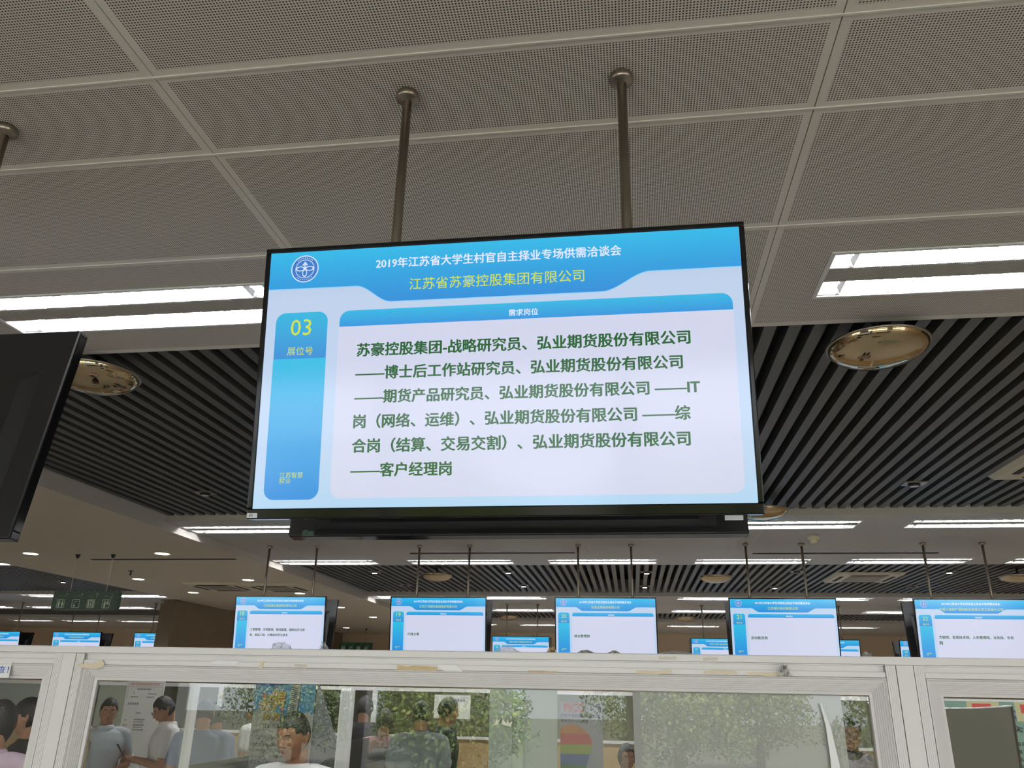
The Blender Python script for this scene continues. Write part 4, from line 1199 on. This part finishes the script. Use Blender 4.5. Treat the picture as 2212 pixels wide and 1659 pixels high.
def person(x, y, H, yaw, label, shirt, pants, seated=False, hy=0.0, hp=0.0, lean=0.0, armL=None, armR=None, vox=.009, skin=SKIN, hair=None, sleeve=.62,
           glasses=False, collar=None, curlL=.5, curlR=.5, build=1.0, face=True, curl_side=None):
    """armL/armR: (elbow, wrist) in the figure's own frame; the figure faces -y; its right hand is at -x"""
    s = H/1.70
    t = thing('person', (x, y, 0), label, 'person', None, (0, 0, yaw))
    dz = -.35 if seated else 0.0
    def P(a): return Vector((a[0]*build, a[1], a[2]+dz))*s
    def lean_(p):
        p = Vector(p); hz = (.93+dz)*s; a = lean
        if p.z <= hz: return p
        r_ = p.z-hz
        return Vector((p.x, p.y*math.cos(a)-r_*math.sin(a), hz+r_*math.cos(a)+p.y*math.sin(a)))
    sh = {sg: (sg*.178, .004, 1.385) for sg in (-1, 1)}
    arms = {1: armL or ((.225, .03, 1.12), (.235, -.05, .88)), -1: armR or ((-.225, .03, 1.12), (-.235, -.05, .88))}
    def TP_(a): return lean_(P(a))
    hc = TP_((0, -.022, 1.592))
    # head pose about the neck
    R = Matrix.Rotation(hy, 3, 'Z') @ Matrix.Rotation(hp+lean*.6, 3, 'X')
    piv = TP_((0, .005, 1.50)); hc = piv+R @ (hc-piv)
    body = MB()
    tor = MB(); loft(tor, TORSO); body.add([TP_(q) for q in tor.v], tor.f)
    cone(body, TP_((0, .014, 1.40)), piv+R @ (Vector((0, .012, .045))*s), .060*s, .054*s)
    head_into(body, R, hc, s)
    for sg in (-1, 1):
        el, wr = arms[sg]
        S_, E_, W_ = TP_(sh[sg]), TP_(el), TP_(wr)
        cone(body, S_, E_, .050*s, .040*s); cone(body, E_, W_, .040*s, .027*s)
        d = (W_-E_).normalized(); sd = Vector((0, 0, 1)) if abs(d.z) < .7 else Vector((0, 1, 0))
        side = d.cross(sd) if abs(d.z) < .7 else Vector((0, -1, 0))
        hand_into(body, W_, d, side*(1 if sg > 0 else -1), s, (curlL if sg > 0 else curlR)*(1), 1)
        if seated:
            hip, kn, an = (sg*.09, 0, .88), (sg*.12, -.42, .88), (sg*.12, -.40, .43)
        else:
            hip, kn, an = (sg*.085, 0, .88), (sg*.095, -.01, .48), (sg*.10, .03, .08)
        cone(body, P(hip), P(kn), .078*s, .056*s); cone(body, P(kn), P(an), .054*s, .038*s)
        cone(body, P((an[0], an[1]+.01, an[2]-.03 if not seated else an[2]-.02)), P((an[0]+sg*.015, an[1]-.15, an[2]-.045 if not seated else an[2]-.03)), .036*s, .030*s)
    remesh(body, 'body', skin, t, vox)
    # clothes
    c = MB(); tor = MB(); loft(tor, [(z if k > 0 else z-.03, rx+.016, ry+.016, yc) for k, (z, rx, ry, yc) in enumerate(TORSO[:-1])]+[(1.445, .088, .072, .012), (1.462, .066, .064, .012)])
    c.add([TP_(q) for q in tor.v], tor.f)
    for sg in (-1, 1):
        S_, E_, W_ = TP_(sh[sg]), TP_(arms[sg][0]), TP_(arms[sg][1])
        cone(c, TP_((sg*.10, .008, 1.405)), S_, .060*s, .064*s)
        if sleeve <= 1: cone(c, S_, S_.lerp(E_, sleeve), .063*s, .062*s)
        else: cone(c, S_, E_, .063*s, .052*s); cone(c, E_, W_.lerp(E_, .12), .052*s, .038*s)
    remesh(c, 'shirt', shirt, t, vox*1.05, 3)
    if collar is not None:
        m2 = MB(); n = 20; v = []; fs = []
        for k in range(n):
            a = 2*PI*k/n; f0 = 1+.18*max(0, -math.sin(a))
            for (rr, zz) in ((.060, 1.450), (.062, 1.476), (.070*f0, 1.468), (.078*f0, 1.438-.016*max(0, -math.sin(a)))):
                v.append(TP_((rr*math.cos(a), .012+rr*math.sin(a), zz)))
        for k in range(n):
            for j in range(3): fs.append((4*k+j, 4*((k+1) % n)+j, 4*((k+1) % n)+j+1, 4*k+j+1))
        m2.add(v, fs); o = m2.build('collar', collar, t, True); sd = o.modifiers.new('s', 'SOLIDIFY'); sd.thickness = .002; bake(o)
    tr = MB(); tor = MB(); loft(tor, [(.82, .155, .118, 0), (.90, .168, .124, .004), (.99, .158, .114, .004)])
    tr.add([P(q) for q in tor.v], tor.f)
    for sg in (-1, 1):
        if seated: hip, kn, an = (sg*.09, 0, .88), (sg*.12, -.42, .88), (sg*.12, -.40, .45)
        else: hip, kn, an = (sg*.085, 0, .86), (sg*.095, -.01, .48), (sg*.10, .02, .10)
        cone(tr, P(hip), P(kn), .094*s, .070*s); cone(tr, P(kn), P(an), .070*s, .056*s)
    remesh(tr, 'trousers', pants, t, vox*1.3, 3)
    for sg in (-1, 1):
        an = (sg*.12, -.40, .39) if seated else (sg*.10, .03, .04)
        m2 = MB(); cone(m2, P((an[0], an[1]+.02, an[2])), P((an[0]+sg*.015, an[1]-.16, an[2]-.006)), .042*s, .036*s, 10, 1.0)
        m2.build('shoe', mat('shoe_black', (24, 22, 22), .4), t, True)
    hk = dict(hair or {}); hm = MB(); hair_into(hm, R, hc, s, **hk)
    o = hm.build('hair', HAIR, t, True); sd = o.modifiers.new('s', 'SOLIDIFY'); sd.thickness = .010; sd.offset = -1; bake(o)
    if face:
        def F(px, pz, out=0.0):
            # point on the face front
            best = None
            for i in range(-14, 15):
                for j in range(-22, 23):
                    dx_, dz_ = i/16, j/24
                    q_ = 1-dx_*dx_-dz_*dz_
                    if q_ <= .05: continue
                    h = head_point(dx_, -math.sqrt(q_), dz_); e = (h.x-px)**2+(h.z-pz)**2
                    if best is None or e < best[0]: best = (e, h)
            h = best[1]; return Vector((px, h.y-out, pz))
        def blob(name, m, items):
            mm = MB()
            for (px, pz, out, rx, ry, rz) in items:
                cc = F(px, pz, out); sp = MB().sphere((0, 0, 0), rx, ry, rz, 12, 8)
                mm.add([hc+R @ ((cc+Vector(q))*s) for q in sp.v], sp.f)
            return mm.build(name, m, t, True)
        for sg in (-1, 1):
            e = blob('eye', EYEW, [(sg*.031, .002, -.004, .0125, .006, .0048)])
            b = blob('iris', EYEB, [(sg*.031, .002, -.0005, .0052, .0035, .0046)]); b.parent = e
            blob('eyebrow', HAIR, [(sg*.026, .022, -.001, .010, .004, .0032), (sg*.036, .0225, -.001, .011, .004, .0030)])
        blob('lips', LIP, [(0, -.058, -.001, .019, .0042, .0036), (0, -.0655, -.001, .016, .0045, .0042)])
        if glasses:
            mm = MB()
            for sg in (-1, 1):
                cc = F(sg*.031, .0, .0); n = 20; yy = -.103
                pts = [Vector((sg*.032+.024*math.cos(2*PI*k/n), yy, .0+.017*math.sin(2*PI*k/n))) for k in range(n)]
                for k in range(n): mm.bar(hc+R @ (pts[k]*s), hc+R @ (pts[(k+1) % n]*s), .0014*s, 6)
                mm.bar(hc+R @ (Vector((sg*.056, yy, .004))*s), hc+R @ (Vector((sg*.080, .01, .006))*s), .0016*s, 6)
            mm.bar(hc+R @ (Vector((-.009, -.104, .003))*s), hc+R @ (Vector((.009, -.104, .003))*s), .0014*s, 6)
            mm.build('glasses', SPEC, t, True)
    t['_s'] = s
    def W(a): return t.matrix_basis @ TP_(a)
    return t, W, TP_

SHORT = dict(front=.44, side=.04, back=-.50, thick=1.09)
CROP = dict(front=.47, side=.10, back=-.45, thick=1.055)
def cloth(name, rgb, **k): return mat(name, rgb, .85, spec=.2, bump=.25, nscale=14, **k)
DARK = cloth('trousers_dark', (38, 38, 44))

# the man in white, nearest
person(-1.70, 4.25, 1.65, math.radians(-4), 'man in white round-neck T-shirt looking left, nearest behind the middle glass', cloth('tee_white', (222, 220, 216)), DARK, vox=.0055, skin=SKIN2, hair=CROP, hy=math.radians(-13), hp=.14, build=1.02)
# left edge: back of a head in a pinkish shirt, and a darker figure beside it
person(-3.36, 4.2, 1.66, math.radians(200), 'person with black hair and pinkish shirt seen from behind at the left edge', cloth('shirt_pinkish', (206, 182, 194)), DARK, hair=dict(front=.4, side=-.1, back=-.75, thick=1.13), hy=.15, collar=cloth('shirt_pinkish', (206, 182, 194)), face=False, vox=.008)
person(-3.93, 5.2, 1.66, math.radians(-70), 'person in dark clothes half hidden by the left white post', cloth('jacket_dark', (48, 44, 46)), DARK, hair=SHORT, vox=.009, sleeve=1.2)
# man with glasses, strap and papers
p3, W3, T3 = person(-4.82, 7.4, 1.63, math.radians(34), 'man with glasses in a light blue-grey shirt holding papers, left of the notice', cloth('shirt_check', (196, 202, 206)), DARK, hair=SHORT, glasses=True, collar=cloth('shirt_check', (196, 202, 206)), vox=.007,
       armL=((.235, .02, 1.13), (.09, -.22, 1.06)), armR=((-.235, .02, 1.13), (-.10, -.23, 1.05)), curlL=.9, curlR=.9)
mb = MB()
path = [(-.115, .10, 1.38), (-.125, .03, 1.445), (-.125, -.06, 1.40), (-.13, -.128, 1.30), (-.14, -.132, 1.18), (-.15, -.122, 1.05), (-.165, -.06, .98)]
for a, b in zip(path, path[1:]): cone(mb, T3(a), T3(b), .014, .014, 8, .5)
mb.build('shoulder_strap', mat('strap_black', (18, 18, 22), .6), p3, True)
ps = thing('papers', W3((0, -.345, 1.06)), 'white and pinkish papers held by the man with glasses', 'papers')
ps.rotation_euler = (0, 0, math.radians(34))
mb = MB(); nx, nz = 8, 8; rnd = random.Random(3)
v = [((i/nx-.5)*.30, -.03*math.sin(3*j/nz)+rnd.gauss(0, .004), -.20*j/nz+.05*(i/nx)+rnd.gauss(0, .004)) for j in range(nz+1) for i in range(nx+1)]
mb.add(v, [(j*(nx+1)+i, j*(nx+1)+i+1, (j+1)*(nx+1)+i+1, (j+1)*(nx+1)+i) for j in range(nz) for i in range(nx)])
o = mb.build('sheet', mat('paper_lilac', (212, 206, 220), .6, noise=.12, nscale=12), ps, True); sd = o.modifiers.new('s', 'SOLIDIFY'); sd.thickness = .004; bake(o)
# seated man between them
person(-5.16, 8.45, 1.68, math.radians(-42), 'seated balding man in pale shirt between the man with glasses and the man with phone', cloth('shirt_pale_green', (190, 196, 190)), DARK, seated=True, hp=.35, hair=dict(front=.75, side=.08, back=-.5, thick=1.05), vox=.008, lean=.12,
       armL=((.22, -.08, 1.13), (.10, -.28, 1.02)), armR=((-.22, -.08, 1.13), (-.10, -.28, 1.02)))
# man looking at his phone
p5, W5, T5 = person(-4.33, 7.6, 1.67, math.radians(-48), 'man in white short-sleeved shirt looking down at a phone', cloth('shirt_white', (224, 220, 216)), DARK, hair=SHORT, glasses=True, collar=cloth('shirt_white', (224, 220, 216)), hp=.38, vox=.0065,
       armL=((.225, -.06, 1.10), (.07, -.26, 1.16)), armR=((-.225, -.06, 1.10), (-.07, -.26, 1.15)), curlL=.8, curlR=.8)
ph = thing('phone', W5((.02, -.375, 1.225)), 'dark phone held by the man in white shirt', 'phone', None, (.6, 0, math.radians(-48)))
MB().box(-.037, .037, -.004, .004, -.075, .075).build('case', mat('phone_black', (24, 24, 28), .3), ph, bevel=.003)
MB().box(-.034, .034, .0042, .0050, -.07, .07).build('display', emat('phone_screen', (120, 130, 150), .6), ph)
# figures from behind and further back
person(-3.66, 7.0, 1.65, math.radians(205), 'stand-in figure for the reflection of a person in blue-grey shirt, left of the recruiting poster', cloth('shirt_bluegrey', (118, 128, 148)), DARK, hair=CROP, face=False)  # solid figure standing in for a reflection of someone on the camera side
person(-4.03, 7.95, 1.57, math.radians(-120), 'stand-in figure for a smaller dark-haired reflection, right of the one in blue-grey', cloth('shirt_slate', (130, 138, 160)), DARK, hair=SHORT)  # added figure in place of a second, smaller reflection in the glass
person(-4.05, 8.85, 1.63, math.radians(-95), 'person in white top half hidden behind the recruiting poster', cloth('top_cream', (214, 212, 206)), DARK, hair=dict(front=.4, side=-.2, back=-.8, thick=1.12))
person(-1.97, 5.25, 1.70, math.radians(125), 'person sitting low in pale blue shirt, just right behind the man in white', cloth('shirt_stripe', (176, 190, 214)), DARK, seated=True, lean=.12, hair=dict(front=.4, side=-.2, back=-.8, thick=1.12))
person(-2.80, 8.75, 1.68, math.radians(180), 'person in black standing farthest left of the man in grey', cloth('top_black', (34, 34, 38)), DARK, hair=dict(front=.4, side=-.3, back=-.9, thick=1.12), face=False, sleeve=1.2)
p12, W12, T12 = person(-2.34, 7.95, 1.58, math.radians(192), 'person in dusty pink top with dark backpack, left of the man in grey', cloth('top_pink', (168, 128, 126)), DARK, hair=dict(front=.4, side=-.2, back=-.85, thick=1.12), face=False)
bp = MB(); loft(bp, [(1.0, .12, .06, .165), (1.15, .13, .075, .175), (1.30, .12, .065, .165), (1.36, .08, .04, .15)]); bp.v = [tuple(T12(q)) for q in bp.v]
bp.build('backpack', mat('bag_navy', (34, 36, 48), .7), p12, True)
person(-1.80, 7.2, 1.67, math.radians(192), 'man in grey polo shirt seen from behind in the middle', cloth('polo_grey', (138, 146, 148)), DARK, hair=CROP, face=False, collar=cloth('polo_grey', (138, 146, 148)), vox=.007, build=1.08)
person(-1.78, 8.1, 1.69, math.radians(110), 'person in dark top right behind the man in grey', cloth('top_dark_tree_reflection', (44, 50, 48)), DARK, hair=dict(front=.4, side=-.1, back=-.6, thick=1.11), sleeve=1.2)  # green cast of the mirrored trees put into the dark cloth colour
person(-.085, 8.3, 1.66, math.radians(14), 'seated woman with glasses and black top right of the rainbow bulb poster', cloth('top_black2', (36, 33, 40)), DARK, seated=True, glasses=True, hair=dict(front=.5, side=-.35, back=-.9, thick=1.10), vox=.0075, skin=SKIN2)
person(1.52, 6.5, 1.64, math.radians(-6), 'man with glasses in pale lilac shirt beside the right white post', cloth('shirt_lilac', (176, 166, 172)), DARK, glasses=True, hair=SHORT, collar=cloth('collar_dark', (70, 66, 74)), vox=.0075, skin=SKIN2)

# ------------------------------------------------------------------ trees outside the window wall (seen mirrored in the glass)
BARK = mat('bark', (92, 76, 60), .9); LEAFS = [mat('leaf_%s' % n, c, .7, noise=.3, nscale=3) for n, c in (('a', (84, 104, 46)), ('b', (62, 84, 40)), ('c', (116, 122, 60)))]
rng = np.random.default_rng(5)
for i, (x, y, h, rw) in enumerate([(-13.0, -15.5, 2.6, 1.7), (-8.2, -17.5, 3.0, 1.9), (-3.6, -14.5, 2.3, 1.7), (0.9, -16.5, 2.8, 1.8), (5.6, -14.8, 2.4, 1.7), (10.4, -17.0, 3.0, 1.9), (3.2, -20.5, 3.1, 1.8), (-6.0, -21.0, 3.0, 1.8), (7.9, -21.0, 3.2, 1.8)]):
    t = thing('tree', (x, y, -0.1), 'green tree outside, mirrored in the partition glass, %s' % ['farthest left', 'second in the front row', 'third in the front row', 'fourth in the front row', 'fifth in the front row', 'farthest right', 'back row middle', 'back row left', 'back row right'][i], 'tree', 'trees mirrored in the glass')
    MB().bar((0, 0, 0), (.1, 0, h*.55), .12, 10, .07).build('trunk', BARK, t, True)
    n = 9000
    u_ = rng.normal(size=(n, 3)); u_ /= np.linalg.norm(u_, axis=1)[:, None]
    rad = rng.random(n)**.4
    lump = 1+.25*np.sin(u_[:, 0]*5+i)*np.cos(u_[:, 2]*4+i)
    c = u_*rad[:, None]*lump[:, None]*np.array([rw, rw*.9, h*.46])+np.array([0, 0, h*.54])
    a = rng.normal(size=(n, 3)); a /= np.linalg.norm(a, axis=1)[:, None]; b = np.cross(a, u_); b /= np.linalg.norm(b, axis=1)[:, None]
    sz = (.03+.035*rng.random(n))[:, None]
    v = np.stack([c-a*sz, c+b*sz*.55, c+a*sz, c-b*sz*.55], 1).reshape(-1, 3)
    mb = MB(); mb.add(v.tolist(), [(4*k, 4*k+1, 4*k+2, 4*k+3) for k in range(n)])
    o = mb.build('foliage', LEAFS, t); o['kind'] = 'stuff'
    o.data.polygons.foreach_set('material_index', rng.integers(0, 3, n).astype('i')); o.data.update()
for o in bpy.data.objects:
    if '_s' in o: del o['_s']
